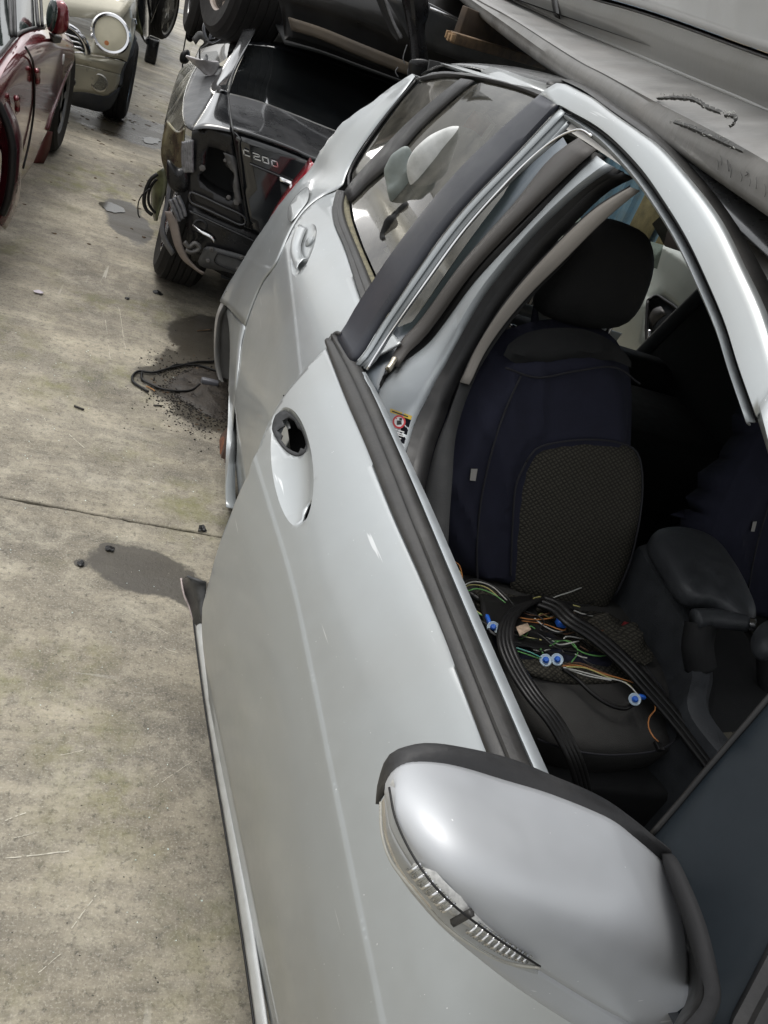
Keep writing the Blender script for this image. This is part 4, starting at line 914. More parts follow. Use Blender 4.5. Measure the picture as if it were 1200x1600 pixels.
for k in range(3):
    d = k*8-8
    tube('seal_strand', [P(px+d*.6, py-d*.7, z=zz) for px, py, zz in [(842,938,.63),(868,948,.64),(890,968,.645),(925,990,.645),(970,1028,.64),(1010,1070,.635),(1055,1122,.62),(1100,1180,.6),(1145,1240,.58)]], .0085, RUB, rs, n=60, seg=7, flat=.6)
jk = empty('cloth_bundle', P(960,1000,z=.60), 'crumpled dark knitted cloth bunched at the back of the driver seat cushion', 'cloth')
def crumple(name, pts, zz, m, par, amp=.02, seed=1):
    O = crv(C(pts, z=zz), 36, True); c = sum(O, Vector())/36; V = []; F = []
    ks = [1, .92, .8, .66, .5, .34, .17]
    for k in ks:
        for p in O:
            q = c+(p-c)*k; h = amp*(1-k**3)+amp*1.1*(noise.noise(q*22+Vector((seed,0,0))))*(1-k**4)+.5*amp*noise.noise(q*60)
            V.append(q+Vector((0,0,h)))
    for j in range(len(ks)-1):
        for i in range(36): F.append((j*36+i, j*36+(i+1) % 36, (j+1)*36+(i+1) % 36, (j+1)*36+i))
    F.append(tuple((len(ks)-1)*36+i for i in range(36)))
    return mesh(name, V, F, m, par)
crumple('fold', [(900,968),(940,966),(972,985),(1000,1000),(1018,1035),(985,1030),(950,1010),(915,990)], .60, KNIT, jk, .03, 2)
crumple('fold', [(770,990),(830,1010),(900,1020),(955,1025),(960,1045),(900,1040),(830,1035),(785,1020)], .598, NAVY, jk, .016, 5)
# ================================================================== BLACK SEDAN (rear end towards the camera)
MC = Surf(MY_, lambda x, z: 3.5+.55*max(0, .30-x)**2+.05*(z-.6)**2, 1.0)
sed = empty('sedan', (.9, 5.6, 0), 'black saloon missing its left tail lamp and bumper, C 200 on the boot', 'car')
lidm = BLKP
# boot lid: rear face
lid_o = MC.uv([(364,203),(368,228),(372,252),(378,290),(384,327),(389,356),(410,368),(440,385),(480,400),(560,400),(640,370),(640,300),(560,275),(497,252),(460,236),(430,224),(395,212)])
lid = panel('boot_lid', MC, lid_o, BLKP, sed, step=.05, th=.004, toff=-1)
# deck between the lid's lip and the rear window
loft('boot_deck', [C([(364,203),(395,212),(430,224),(460,236),(497,252),(600,285)], y=3.5), C([(362,197),(393,206),(430,219),(460,231),(500,247),(600,280)], y=3.53), C([(360,175),(400,184),(450,200),(510,222),(600,252)], y=3.75), C([(357,147),(400,158),(450,176),(510,200),(600,235)], y=3.95)], mat('scuffed_black', (.012,.013,.015), .3, 0, .5, .3, 8, .1, 60, dust=.45, dustcol=(.10,.10,.10)), lid, n=30, k=14)
tube('lid_lip', [p+Vector((0,-.004,.004)) for p in C([(364,203),(395,212),(430,224),(460,236),(497,252),(600,285)], y=3.5)], .008, BLKP, lid, n=30, seg=8)
tube('lid_gap', [p+Vector((0,-.003,0)) for p in C([(356,146),(360,176),(364,203)], y=(3.95,3.5))]+C([(368,228),(372,252),(378,290),(384,327),(389,356)], y=3.496), .004, RUB, lid, n=50, seg=6)
# recess for the number plate and chrome grip
loft('plate_recess', [C([(393,257),(415,266),(436,275)], y=3.49), C([(393,262),(415,271),(436,281)], y=3.515)], BLKP, lid, n=8)
tube('boot_crease', C([(390,256),(410,264),(436,275),(470,290),(520,310)], y=3.492), .004, mat('crease_black', (.02,.02,.022), .2, 0, 1), lid, seg=6)
loft('boot_grip', [C([(437,276),(450,281),(463,287),(500,303)], y=3.485), C([(437,283),(450,288),(464,295),(500,311)], y=3.48)], CHROME, lid, n=10, k=4, th=.006)
panel('plate_well', MC, MC.uv([(437,285),(464,297),(520,320),(520,390),(450,352),(441,318)]), RUB, lid, step=.05, off=-.003, th=.004)
# badge, built letter by letter
def stroke(name, pts, w_, par, y=3.487):
    V = []; F = []
    for i in range(len(pts)-1):
        a, b = P(*pts[i], y=y), P(*pts[i+1], y=y); d = (b-a).normalized(); n_ = Vector((d.z, 0, -d.x))*w_/2; a = a-d*w_*.35; b = b+d*w_*.35; k = len(V)
        for q in (a, b):
            V += [q+n_, q-n_, q+n_+Vector((0,.006,0)), q-n_+Vector((0,.006,0))]
        F += [(k,k+1,k+5,k+4), (k,k+4,k+6,k+2), (k+1,k+3,k+7,k+5), (k,k+2,k+3,k+1), (k+4,k+5,k+7,k+6)]
    return mesh(name, V, F, CHROME, par, smooth=False)
bw_ = .0042
stroke('letter', [(388.5,236.5),(380,233.5),(381.5,241.5),(390,244.5)], bw_, lid)
stroke('digit', [(395.3,239),(405,242.3),(405.5,245.6),(396.5,243.6),(397.3,248),(407,251)], bw_, lid)
for dx, dy in ((0,0),(14.2,5.4)):
    stroke('digit', [(410+dx,244.7+dy),(418.6+dx,247.6+dy),(420+dx,256+dy),(411.3+dx,253+dy),(410+dx,244.7+dy)], bw_, lid)
# tail-lamp panel with its ragged hole
tp_o = MC.uv([(300,203),(318,200),(340,202),(360,205),(366,240),(373,285),(379,325),(385,352),(378,360),(345,345),(318,332),(298,318),(293,298),(296,270),(297,240)])
hole = MC.uv([(326,231),(340,234),(351,238),(354,250),(351,259),(357,265),(365,271),(366,283),(362,292),(367,305),(364,316),(352,312),(338,305),(325,297),(316,288),(311,283),(312,275),(318,268),(321,262),(320,247)])
tp = panel('lamp_panel', MC, tp_o, BLKM, sed, holes=[hole], step=.025, off=.02, th=.004, toff=-1)
panel('lamp_cavity', MC, MC.uv([(305,215),(375,220),(385,330),(305,300)]), BLACKIN, tp, step=.08, off=.16, th=0)
loft('cavity_wall', [[MC.pt(q.x, q.y, .02) for q in hole+[hole[0]]], [MC.pt(q.x, q.y, .15) for q in hole+[hole[0]]]], BLACKIN, tp, n=50)
loft('wing_corner', [C([(300,203),(318,200),(340,202),(362,206)], y=3.5), C([(303,196),(320,190),(342,192),(362,197)], y=3.56), C([(322,168),(335,165),(345,168),(358,172)], y=3.75), C([(338,140),(345,140),(352,142),(357,146)], y=3.95)], BLKP, sed, n=16, k=10, th=.004)
tube('pressed_ridge', MC.pts([(298,300),(318,308),(345,321),(372,333),(382,340),(383,349),(374,351),(350,340),(320,326),(300,317),(296,308),(298,300)], .004), .005, mat('satin_black', (.03,.03,.032), .25, .3, .4), tp, n=60, seg=8)
for px, py, r in ((316,264,.012),(359,255,.012),(370,317,.013),(357,310,.009),(352,252,.007)):
    b_ = MC.uv([(px,py)])[0]; M_ = frame_at(MC.pt(b_.x, b_.y, .016), (0,-1,.15))
    w1 = lathe('lamp_fixing', [(r*1.1,0),(r*1.1,.002),(r*.55,.003),(r*.55,.007),(0,.007)], M_, mat('dull_metal', (.11,.105,.10), .45, .5, 0, .3, 40), tp, seg=6)
loft('lamp_flange', [MC.pts([(355,240),(368,247),(372,275),(378,318)], .014), MC.pts([(349,238),(358,262),(366,272),(364,292),(369,316)], .014)], mat('flange_grey', (.09,.09,.09), .45, .3, 0, .4, 30), tp, n=20, k=3, th=.003)
# rear valance below
va_o = MC.uv([(296,318),(320,330),(350,344),(380,357),(420,372),(480,402),(560,430),(560,520),(440,500),(380,450),(345,432),(320,418),(300,410),(291,380),(290,340)])
va = panel('rear_valance', MC, va_o, BLKM, sed, step=.05, off=.03, th=.004, toff=-1)
tube('valance_edge', MC.pts([(296,330),(320,341),(350,355),(385,371),(425,392)], .024), .006, MATS['satin_black'], va, seg=8)
lathe('valance_plug', [(.030,0),(.030,.004),(.024,.006),(.018,.003),(0,.003)], frame_at(MC.pt(*MC.uv([(312,356)])[0], .022), (0,-1,.1)), BLKM, va, seg=24)
pl = panel('plate_carrier', MC, smooth2(MC.uv([(322,386),(345,390),(385,402),(390,414),(380,430),(350,424),(318,418),(309,410),(314,398)]), 30), mat('carrier', (.05,.052,.055), .5, 0, 0, .3, 20, dust=.2), va, step=.04, off=.0, th=.01, toff=-1)
for px, py in ((331,389),(325,407),(378,402),(372,420)):
    lathe('carrier_screw', [(.010,0),(.010,.004),(.004,.006),(0,.004)], frame_at(MC.pt(*MC.uv([(px,py)])[0], -.004), (0,-1,.1)), MATS['dull_metal'], va, seg=14)
tube('plate_ridge', MC.pts([(340,395),(378,408),(374,424),(337,411),(340,395)], -.006), .003, BLKM, va, n=30, seg=6)
tube('tow_bracket', C([(288,378),(296,386),(305,380),(312,388),(300,394),(290,390)], y=3.47), .010, MATS['dull_metal'], va, seg=8)
loft('bumper_bar', [C([(300,352),(330,366),(337,376)], y=3.47), C([(316,366),(330,374),(334,380)], y=3.45)], CHROME, va, n=8, th=.006)
# cabin: pillar, rear glass, roof
loft('rear_pillar', [C([(358,147),(357,130),(368,105),(386,72),(400,45)], y=(3.95,4.75)), C([(347,141),(340,132),(355,108),(375,72),(388,45)], y=(3.92,4.75)), C([(332,150),(328,135),(347,108),(368,72),(380,45)], y=(3.95,4.8))], mat('polished_black', (.05,.052,.056), .12, .3, 1, .2, 8, dust=.1), sed, n=24, k=10, th=.004)
loft('rear_window', [C([(358,145),(400,156),(450,174),(510,198),(620,240)], y=3.97), C([(370,110),(420,122),(480,145),(560,175),(640,205)], y=4.35), C([(388,70),(430,75),(500,95),(580,120),(660,150),(740,182)], y=4.75)], mat('tinted_glass', (.006,.007,.008), .06, 0, 1, .3, 8, rvar=.03, dust=.06, dustcol=(.15,.16,.15)), sed, n=24, k=12)
tube('window_gap', C([(357,146),(366,112),(386,72)], y=(3.96,4.7)), .005, RUB, sed, seg=6)
loft('roof', [C([(388,70),(430,75),(500,95),(600,125),(740,180)], y=4.75), C([(395,50),(440,55),(520,75),(620,100),(740,150)], y=5.4), C([(400,40),(450,44),(520,60),(620,85),(740,135)], y=6.2)], BLKP, sed, n=16, k=6, th=.01)
# crushed flank
DIRT = mat('mossy_metal', (.10,.11,.05), .5, .2, .3, .6, 14, .6, 50, alt=(.02,.022,.015), dust=.2)
OLV = mat('bare_flank', (.30,.29,.24), .25, .7, .6, .6, 7, .5, 30, alt=(.03,.035,.03))
loft('rear_wing', [C([(300,203),(322,168),(338,140),(345,120),(352,105)], y=(3.56,4.6)), C([(290,196),(303,160),(318,130),(328,112),(338,100)], y=(3.62,4.9)), C([(286,178),(288,150),(300,120),(312,100),(322,84)], y=(3.8,5.1))], mat('scuffed_wing', (.014,.015,.017), .45, 0, .1, .4, 8, .4, 25, spec=.3, dust=.12, dustcol=(.12,.12,.12)), sed, n=20, k=10, th=.004)
loft('crushed_flank', [C([(290,196),(286,178),(288,150),(296,125),(306,105),(318,88)], y=(3.6,5.2)), C([(281,205),(276,180),(279,150),(288,120),(298,98)], y=(3.7,5.4)), C([(272,215),(266,190),(270,160),(277,130),(286,105)], y=(3.75,5.6)), C([(264,250),(256,205),(262,170),(270,140),(280,112)], y=(3.75,5.6))], OLV, sed, n=30, k=20, th=.005)
loft('lower_flank', [C([(290,200),(288,230),(286,255),(285,275)], y=(3.6,3.6)), C([(278,205),(272,240),(267,262),(268,285)], y=3.68), C([(262,188),(255,215),(253,245),(262,275)], y=(3.75,3.7))], mat('smeared_flank', (.20,.18,.10), .3, .5, .6, .7, 9, .4, 30, alt=(.035,.03,.028)), sed, n=22, k=12, th=.005)
# ribbed grey reflector
for k in range(5):
    tube('ribbed_insert', C([(287+k*3.2,222-k*.8),(286+k*3.4,240),(287+k*3.2,258),(290+k*2.6,269)], y=3.54-.004*k), .008, mat('insert_grey', (.20,.20,.21), .35, .3, 0, .5, 50, dust=.3, dustcol=(.1,.1,.09)), sed, seg=8)
pillow('dark_bracket', C([(262,250),(278,262),(292,262),(297,280),(292,298),(275,300),(262,285)], y=3.56), (0,-1,0), .03, BLKM, sed)
loft('mossy_arch_edge', [C([(256,262),(262,280),(258,305),(250,330),(246,345)], y=3.75), C([(246,270),(244,300),(242,325),(243,345)], y=3.8), C([(240,285),(238,300),(238,320),(241,338)], y=3.9)], DIRT, sed, n=16, k=8, th=.006)
loft('arch_flange', [C([(262,283),(259,310),(252,340),(250,365),(258,385),(268,400)], y=3.65), C([(268,283),(264,310),(257,340),(256,362),(263,380),(272,395)], y=3.62)], mat('arch_grey', (.14,.145,.16), .45, .3, 0, .3, 20), sed, n=20, k=3, th=.006)
loft('broken_bumper_strip', [C([(257,331),(264,352),(272,382),(284,405),(302,420),(316,430)], y=3.52), C([(266,332),(277,352),(284,384),(294,406),(308,422),(319,428)], y=3.50)], mat('faded_strip', (.20,.165,.145), .7, 0, 0, .2, 30, dust=.3), sed, n=24, k=4, th=.008)
for k in range(3):
    tube('bumper_rib', C([(266+k*6,312-k*3),(274+k*6,330-k*3),(280+k*5,346-k*4)], y=3.55), .009, MATS['insert_grey'], sed, seg=8)
# wheels
def wheel(parent, c, axis, R=.31, W=.21, rim=CHROME, spokes=7, name='wheel', rimr=.62, steer=0):
    M_ = frame_at(c, axis); e = bpy.data.objects.new(name, None); COL.objects.link(e); e.parent = parent
    off = Vector((0,0,0)); q = parent
    while q: off += q.location; q = q.parent
    e.location = Vector(c)-off
    rr = R*rimr
    pr = [(rr*.98,-W*.36),(rr,-W/2+.01),(R*.85,-W/2-.004),(R*.94,-W/2+.01)]
    n_ = 5
    for i in range(n_):
        a = -W/2+.03+(W-.06)*i/n_; b = -W/2+.03+(W-.06)*(i+1)/n_
        pr += [(R-.007,a),(R,a+.004),(R,b-.006),(R-.007,b-.002)]
    pr += [(R*.94,W/2-.01),(R*.85,W/2+.004),(rr,W/2-.01),(rr*.98,W*.36)]
    lathe('tyre', pr, M_, TYRE, e, seg=64)
    lathe('rim', [(rr,-W*.4),(rr*.96,-W*.4),(rr*.93,W*.2),(rr*.94,W*.42),(rr*1.01,W*.45),(rr*1.0,W*.36)], M_, rim, e, seg=48)
    lathe('hub', [(0,W*.22),(rr*.2,W*.22),(rr*.24,W*.30),(rr*.20,W*.36),(0,W*.38)], M_, rim, e, seg=24)
    for i in range(spokes):
        a = 2*pi*i/spokes; d = Vector((cos(a), sin(a), 0)); t_ = Vector((-sin(a), cos(a), 0))
        pts = []
        for r0, hw, h in ((rr*.15,.022,W*.34),(rr*.55,.018,W*.33),(rr*.97,.026,W*.36)):
            pts.append((r0, hw, h))
        V = []
        for r0, hw, h in pts:
            V += [M_ @ (d*r0-t_*hw+Vector((0,0,h-.015))), M_ @ (d*r0-t_*hw*.6+Vector((0,0,h))), M_ @ (d*r0+t_*hw*.6+Vector((0,0,h))), M_ @ (d*r0+t_*hw+Vector((0,0,h-.015)))]
        F = [(j*4+k, j*4+k+1, j*4+k+5, j*4+k+4) for j in range(2) for k in range(3)]
        solid(mesh('spoke', V, F, rim, e), .006)
    lathe('brake_disc', [(0,-W*.1),(rr*.7,-W*.1),(rr*.7,0),(0,0)], M_, RUST, e, seg=32)
    return e
wheel(sed, (.14,4.12,.31), (-1,-.05,.08), .31, .21)
# body mass behind what can be seen
loft('side_panel', [[Vector((.02,4.6,.15)), Vector((0,5.6,.15)), Vector((.02,7.2,.2))], [Vector((-.02,4.6,.55)), Vector((-.03,5.6,.55)), Vector((.0,7.2,.5))], [Vector((.05,4.6,.85)), Vector((.03,5.6,.86)), Vector((.1,7.2,.72))]], BLKP, sed, n=14, k=8, th=.004)
loft('side_windows', [[Vector((.05,4.6,.85)), Vector((.03,5.6,.86)), Vector((.1,6.6,.84))], [Vector((.25,4.8,1.05)), Vector((.25,5.6,1.1)), Vector((.28,6.3,1.04))]], GLASS_D, sed, n=10, k=3)
mesh('underbody', [(.3,3.6,.25),(1.6,3.6,.25),(1.6,7.5,.25),(.3,7.5,.25)], [(0,1,2,3)], BLACKIN, sed, smooth=False)
loft('far_flank', [[Vector((1.75,3.7,.2)), Vector((1.77,5.6,.15)), Vector((1.75,7.5,.2))], [Vector((1.78,3.7,.6)), Vector((1.8,5.6,.6)), Vector((1.78,7.5,.5))], [Vector((1.7,3.6,.9)), Vector((1.7,5.6,.9)), Vector((1.7,7.5,.75))]], BLKP, sed, n=12, k=8, th=.004)
loft('bonnet', [[Vector((.1,6.6,.84)), Vector((.9,6.5,.9)), Vector((1.68,6.6,.84))], [Vector((.15,7.9,.66)), Vector((.9,8.1,.72)), Vector((1.62,7.9,.66))]], BLKP, sed, n=12, k=5, th=.004)
# cable hanging off the flank
cb = empty('hanging_cable', P(237,300,y=3.8), 'black cable loop hanging off the crushed flank of the black saloon by its tyre', 'cable')
tube('cable', C([(246,272),(236,280),(228,297),(225,315),(229,328),(238,336)], y=3.75), .008, RUB, cb, n=40, seg=8)
tube('cable', C([(245,280),(238,288),(233,300),(232,315),(236,325),(243,333)], y=3.77), .006, RUB, cb, n=40, seg=8)
tube('wire', C([(234,295),(222,305),(216,318),(216,335),(219,340)], y=3.7), .003, RUB, cb, n=30, seg=6)
sh_ = empty('mirror_cap', P(310,98,y=4.4), 'scuffed pale grey pointed mirror cap lying on the wing of the black saloon', 'mirror cap')
tip = P(290,87,y=4.45); ring0 = C([(340,95),(343,103),(336,116),(327,121),(322,112),(328,98)], y=4.45)
rws = [[tip+(p-tip)*k+Vector((0,-.05*sin(pi*k)*(.5+.5*cos(j*1.05)),0)) for j, p in enumerate(ring0)] for k in (.03,.2,.45,.7,.9,1.0)]
loft('cap_shell', rws, mat('scuffed_cap', (.55,.53,.53), .4, .2, .3, .2, 40, dust=.3), sh_, n=24, k=16, closed=True, th=.004)

# ================================================================== CAR STACKED ON TOP OF THE BLACK SALOON
tc_ = empty('stacked_car', (.95, 6.0, 1.1), 'dark wrecked car stacked on the roof of the black saloon with a dusty alloy wheel', 'car')
BROWNB = mat('muddy_beam', (.075,.058,.04), .7, 0, 0, .4, 6, .3, 40, dust=.3, dustcol=(.10,.08,.06))
wheel(tc_, P(385,-32,y=5.1), (-1,-.35,-.02), .30, .30, rim=mat('dusty_alloy', (.40,.33,.29), .5, .5, 0, .2, 20, dust=.4), spokes=5, rimr=.6)
wheel(tc_, P(326,-22,y=6.8), (-1,-.1,0), .33, .22, rim=BLKM, spokes=5)
loft('rear_bumper', [C([(445,62),(500,78),(560,100),(620,122),(700,150),(860,215)], y=4.45), C([(440,20),(500,36),(560,56),(640,90),(720,115),(880,185)], y=4.35), C([(430,-20),(500,-8),(560,12),(640,40),(740,70),(900,140)], y=4.30), C([(430,-90),(500,-80),(560,-60),(640,-40),(760,0),(920,70)], y=4.4)], mat('dark_bumper', (.014,.013,.012), .35, 0, .3, .4, 6, .2, 30, dust=.25, dustcol=(.06,.055,.05)), tc_, n=24, k=14, th=.01)
loft('cross_beam', [C([(450,28),(500,44),(560,68),(620,92),(650,104)], y=4.28), C([(455,48),(500,62),(560,88),(620,112),(650,122)], y=4.27)], BROWNB, tc_, n=20, k=4, th=.03)
loft('underside', [C([(445,66),(500,80),(560,102),(620,124),(700,150)], y=4.45), [Vector((.35,5.2,1.18)), Vector((1.0,5.2,1.2)), Vector((1.7,5.2,1.2))], [Vector((.35,8,1.2)), Vector((1.0,8,1.2)), Vector((1.7,8,1.2))]], BLACKIN, tc_, n=16, k=8, th=.01)
loft('side_panel', [[Vector((.16,5.2,1.3)), Vector((.14,6,1.25)), Vector((.16,7.6,1.3))], [Vector((.12,5.0,1.7)), Vector((.10,6,1.7)), Vector((.12,7.8,1.65))], [Vector((.2,4.7,2.0)), Vector((.2,6,2.05)), Vector((.25,7.8,1.9))]], BLKP, tc_, n=14, k=10, th=.01)
loft('silver_trim', [C([(672,10),(700,22),(740,40),(790,62)], y=4.0), C([(671,14),(699,27),(738,45),(788,68)], y=4.0)], CHROME, tc_, n=10, k=2, th=.01)
loft('grey_panel', [C([(600,-10),(660,0),(720,30),(800,66),(900,110)], y=4.05), C([(640,60),(680,80),(740,100),(800,110),(900,160)], y=4.1)], mat('grey_panel', (.06,.062,.065), .35, .3, .3, .3, 8, dust=.2), tc_, n=16, k=6, th=.01)
ht = empty('hanging_trim', P(640,60,y=3.9), 'torn black plastic trim dangling from the stacked car above the hatchback roof', 'broken trim')
loft('strut', [C([(586,-5),(597,22),(610,50),(622,66)], y=3.85), C([(600,-5),(608,20),(618,42),(628,60)], y=3.83)], TRIMB, ht, n=14, k=3, th=.012)
tube('strut_edge', C([(601,-5),(609,20),(618,42),(627,60)], y=3.82), .006, MATS['insert_grey'], ht, seg=6)
loft('flap', [C([(626,-8),(634,30),(640,70),(642,115)], y=3.85), C([(644,-8),(648,30),(654,70),(656,118)], y=3.80), C([(668,-8),(670,20),(664,45),(668,80),(672,115)], y=3.85)], BLKM, ht, n=24, k=10, th=.008)
pillow('rag', C([(640,95),(660,92),(674,100),(672,122),(655,128),(640,120)], y=3.75), (0,-1,.2), .02, BLKM, ht)
for pts in ([(636,70),(632,82),(630,92),(633,100)], [(622,105),(618,112),(622,120)], [(640,104),(637,112),(639,122)]): tube('loose_wire', C(pts, y=3.8), .0025, MATS['insert_grey'], ht, seg=5)
wd = empty('timber_post', P(760,75,y=3.3), 'splintered square timber stake poking out beneath the grey sill of the stacked car', 'timber')
wa, wb = P(706,58,y=3.35), P(850,100,y=3.75)
WOOD = mat('wood', (.14,.09,.05), .8, 0, 0, .55, 24, .5, 60)
dv = (wb-wa).normalized(); Mw = frame_at((wa+wb)/2, dv); bx = box('stake', (0,0,0), (.036,.036,(wb-wa).length), WOOD, wd, M=Mw, bw=.004)
for k in range(5): box('splinter', (-.014+.007*k, .004*sin(k*2), -(wb-wa).length/2-.006+.004*(k%2)), (.006,.024,.03), mat('fresh_wood', (.34,.22,.12), .8, 0,0,.3,60), wd, M=Mw, bw=.001)
st2 = empty('timber_plank', P(760,60,y=3.6), 'dark weathered plank wedged behind the splintered stake under the stacked car', 'timber')
wa, wb = P(720,30,y=3.5), P(860,90,y=3.9); box('plank', (0,0,0), (.03,.09,(wb-wa).length), mat('old_wood', (.07,.05,.035), .85,0,0,.4,20,.4,60), st2, M=frame_at((wa+wb)/2, (wb-wa)), bw=.004)

# ================================================================== GREY CAR LYING ON THE HATCHBACK
uc = empty('upper_car', (1.9, 2.4, 1.5), 'grey car stacked on the roof of the silver hatchback with a scraped plastic side skirt', 'car')
def ramp(pts, x0, x1):
    return [P(p[0], p[1], x=x0+(x1-x0)*((p[0]-700)/500)) for p in pts]
def rw_(pts, dx): return ramp(pts, 1.02+dx, .70+dx)
u0 = rw_([(690,-25),(724,5),(780,51),(827,87),(864,113),(901,137),(967,180),(1060,241),(1130,289),(1200,338),(1290,402)], .03)
um = rw_([(700,-28),(732,-2),(785,36),(850,82),(892,112),(940,140),(990,172),(1062,218),(1130,259),(1200,303),(1300,366)], -.018)
u1 = rw_([(705,-30),(740,-2),(790,26),(860,72),(905,100),(939,117),(1013,158),(1070,188),(1130,219),(1200,259),(1300,322)], -.008)
u1b = rw_([(718,-30),(752,-4),(800,23),(865,62),(915,92),(950,110),(1020,147),(1080,177),(1140,208),(1200,241),(1300,300)], .012)
u2 = rw_([(730,-38),(796,-1),(833,16),(869,33),(900,48),(929,60),(983,83),(1037,106),(1107,136),(1200,173),(1310,216)], .20)
u2b = rw_([(740,-42),(804,-4),(838,12),(873,28),(905,43),(934,54),(987,76),(1040,99),(1110,129),(1200,165),(1310,207)], .205)
u3 = rw_([(790,-50),(860,-25),(929,-1),(970,10),(1013,23),(1060,39),(1107,56),(1150,72),(1200,90),(1310,130)], .19)
u3b = rw_([(792,-58),(862,-33),(931,-8),(972,4),(1015,17),(1062,33),(1109,50),(1152,66),(1200,83),(1310,122)], .17)
u4 = rw_([(900,-300),(1000,-260),(1100,-230),(1200,-200),(1320,-170)], .20)
uu = [p+Vector((.25,.05,-.0)) for p in u0]
sk = loft('side_skirt', [uu, u0, um, u1, u1b, u2], GREYP, uc, n=70, k=44, th=.006)
loft('door_sill_panel', [u2, u2b, [a.lerp(b, .5)+Vector((-.006,0,0)) for a, b in zip(crv(u2b, 20), crv(u3, 20))], u3], mat('grey_cladding', (.19,.19,.18), .5, .1, .2, .15, 6, .15, 60, dust=.3, dustcol=(.14,.125,.1)), uc, n=50, k=16, th=.005)
loft('door_shut_line', [[p+Vector((.004,0,0)) for p in u3], [p+Vector((.02,0,0)) for p in u3], [p+Vector((.02,0,0)) for p in u3b], [p+Vector((.004,0,0)) for p in u3b]], RUB, uc, n=50)
loft('door_skin', [u3b, [a.lerp(b, .5)+Vector((-.03,0,0)) for a, b in zip(crv(u3b, 20), crv(u4, 20))], u4], mat('grey_door', (.60,.615,.62), .4, .2, .5, .05, 10, dust=.15), uc, n=40, k=16, th=.005)
tube('door_gap', [p+Vector((-.001,0,0)) for p in u3], .0028, RUB, uc, n=50, seg=6)
loft('panel_seam', [rw_([(858,-20),(861,0),(866,26)], .185), rw_([(866,-20),(870,0),(874,30)], .185)], RUB, uc, n=8, th=.004)
# gouges in the skirt
GOU = mat('torn_plastic', (.05,.05,.048), .8, 0, 0, .6, 60, .8, 120); GOL = mat('torn_pale', (.40,.40,.38), .8, 0, 0, .3, 60)
rg_ = random.Random(5)
def gouge(pts, w_, dx):
    g_ = crv(rw_(pts, dx), 46); V = []; F = []
    for i, p in enumerate(g_):
        e = sin(pi*i/45)**.5; a = Vector((-.002,0,.003+w_*e*rg_.uniform(.2,1))); b = Vector((-.002,0,-.002-w_*e*rg_.uniform(.1,.9)))
        V += [p+a, p+Vector((-.004-.004*rg_.random(),0,0)), p+b]
    for i in range(45):
        for j in range(2): F.append((i*3+j, (i+1)*3+j, (i+1)*3+j+1, i*3+j+1))
    o_ = mesh('gouge', V, F, GOU, sk, smooth=False)
    for i in range(0, 44, 3):
        q = g_[i]+Vector((-.006, rg_.uniform(-.006,.006), rg_.uniform(-.003,.006)))
        tube('torn_fibre', [q, q+Vector((-.003, rg_.uniform(-.006,.006), rg_.uniform(-.003,.004)))], .0006, GOL, sk, n=3, seg=4)
gouge([(1030,155),(1055,154),(1085,157),(1105,168),(1130,178)], .0022, -.0)
gouge([(1055,192),(1080,200),(1110,213),(1140,227),(1165,238)], .0026, -.024)
gouge([(1135,182),(1150,184),(1152,192),(1144,199)], .0010, -.012)
for x_ in range(9):
    px = 1118+x_*9+rg_.uniform(-5,5); o1 = rg_.uniform(-6,6); l1 = rg_.uniform(6,22)
    tube('scrape', rw_([(px,244+x_*5+o1),(px+rg_.uniform(0,3),244+x_*5+o1+l1*.5),(px+rg_.uniform(-2,3),244+x_*5+o1+l1)], -.021), rg_.uniform(.0003,.0009), GOU, sk, n=8, seg=4)
loft('loose_bracket', [C([(1168,312),(1200,325),(1230,335)], x=.80), C([(1165,318),(1200,338),(1230,350)], x=.81)], RUB, uc, n=8, th=.012)
# bulk of the stacked car, mostly out of frame
loft('far_side', [[Vector((2.7,.2,1.5)), Vector((2.7,2,1.52)), Vector((2.9,4.6,1.6))], [Vector((2.8,.2,1.9)), Vector((2.8,2,1.9)), Vector((3.0,4.6,2.0))], [Vector((2.7,.2,2.3)), Vector((2.7,2,2.3)), Vector((2.9,4.6,2.3))]], GREYB, uc, n=10, k=6, th=.01)
mesh('underbody', [(.9,.1,1.56),(2.7,.1,1.56),(2.9,4.6,1.66),(1.15,4.6,1.66)], [(0,1,2,3)], BLACKIN, uc, smooth=False)
loft('cabin_roof', [[Vector((.95,.4,2.3)), Vector((1.0,2,2.35)), Vector((1.2,4.3,2.3))], [Vector((1.2,.6,2.75)), Vector((1.25,2,2.85)), Vector((1.4,4.1,2.75))], [Vector((1.8,.6,2.85)), Vector((1.85,2,2.95)), Vector((1.95,4.1,2.85))], [Vector((2.6,.4,2.3)), Vector((2.65,2,2.35)), Vector((2.8,4.3,2.3))]], GREYB, uc, n=12, k=12, th=.01)
# ================================================================== CREAM HATCHBACK
mn = empty('compact_car', (-1.23, 8.2, 0), 'cream small car with a round headlamp facing the camera behind the dark red car', 'car')
XM = -1.23
def sym(rows):
    return [r+[Vector((2*XM-p.x, p.y, p.z)) for p in r[::-1]] for r in rows]
CRM = CREAM; BLKC = mat('grey_cladding_dark', (.045,.05,.06), .5, 0, 0, .15, 20, dust=.2)
def M_(pts, y): return C(pts, y=y)
bn = [[Vector((-.50,6.72,.72)), Vector((-.75,6.60,.66)), Vector((-1.0,6.52,.63))], [Vector((-.46,6.85,.82)), Vector((-.75,6.72,.80)), Vector((-1.0,6.66,.79))], [Vector((-.45,7.1,.89)), Vector((-.75,7.0,.91)), Vector((-1.0,6.95,.92))], [Vector((-.45,7.9,.97)), Vector((-.75,7.85,1.0)), Vector((-1.0,7.8,1.01))]]
loft('bonnet', sym(bn), CRM, mn, n=26, k=14, th=.004)
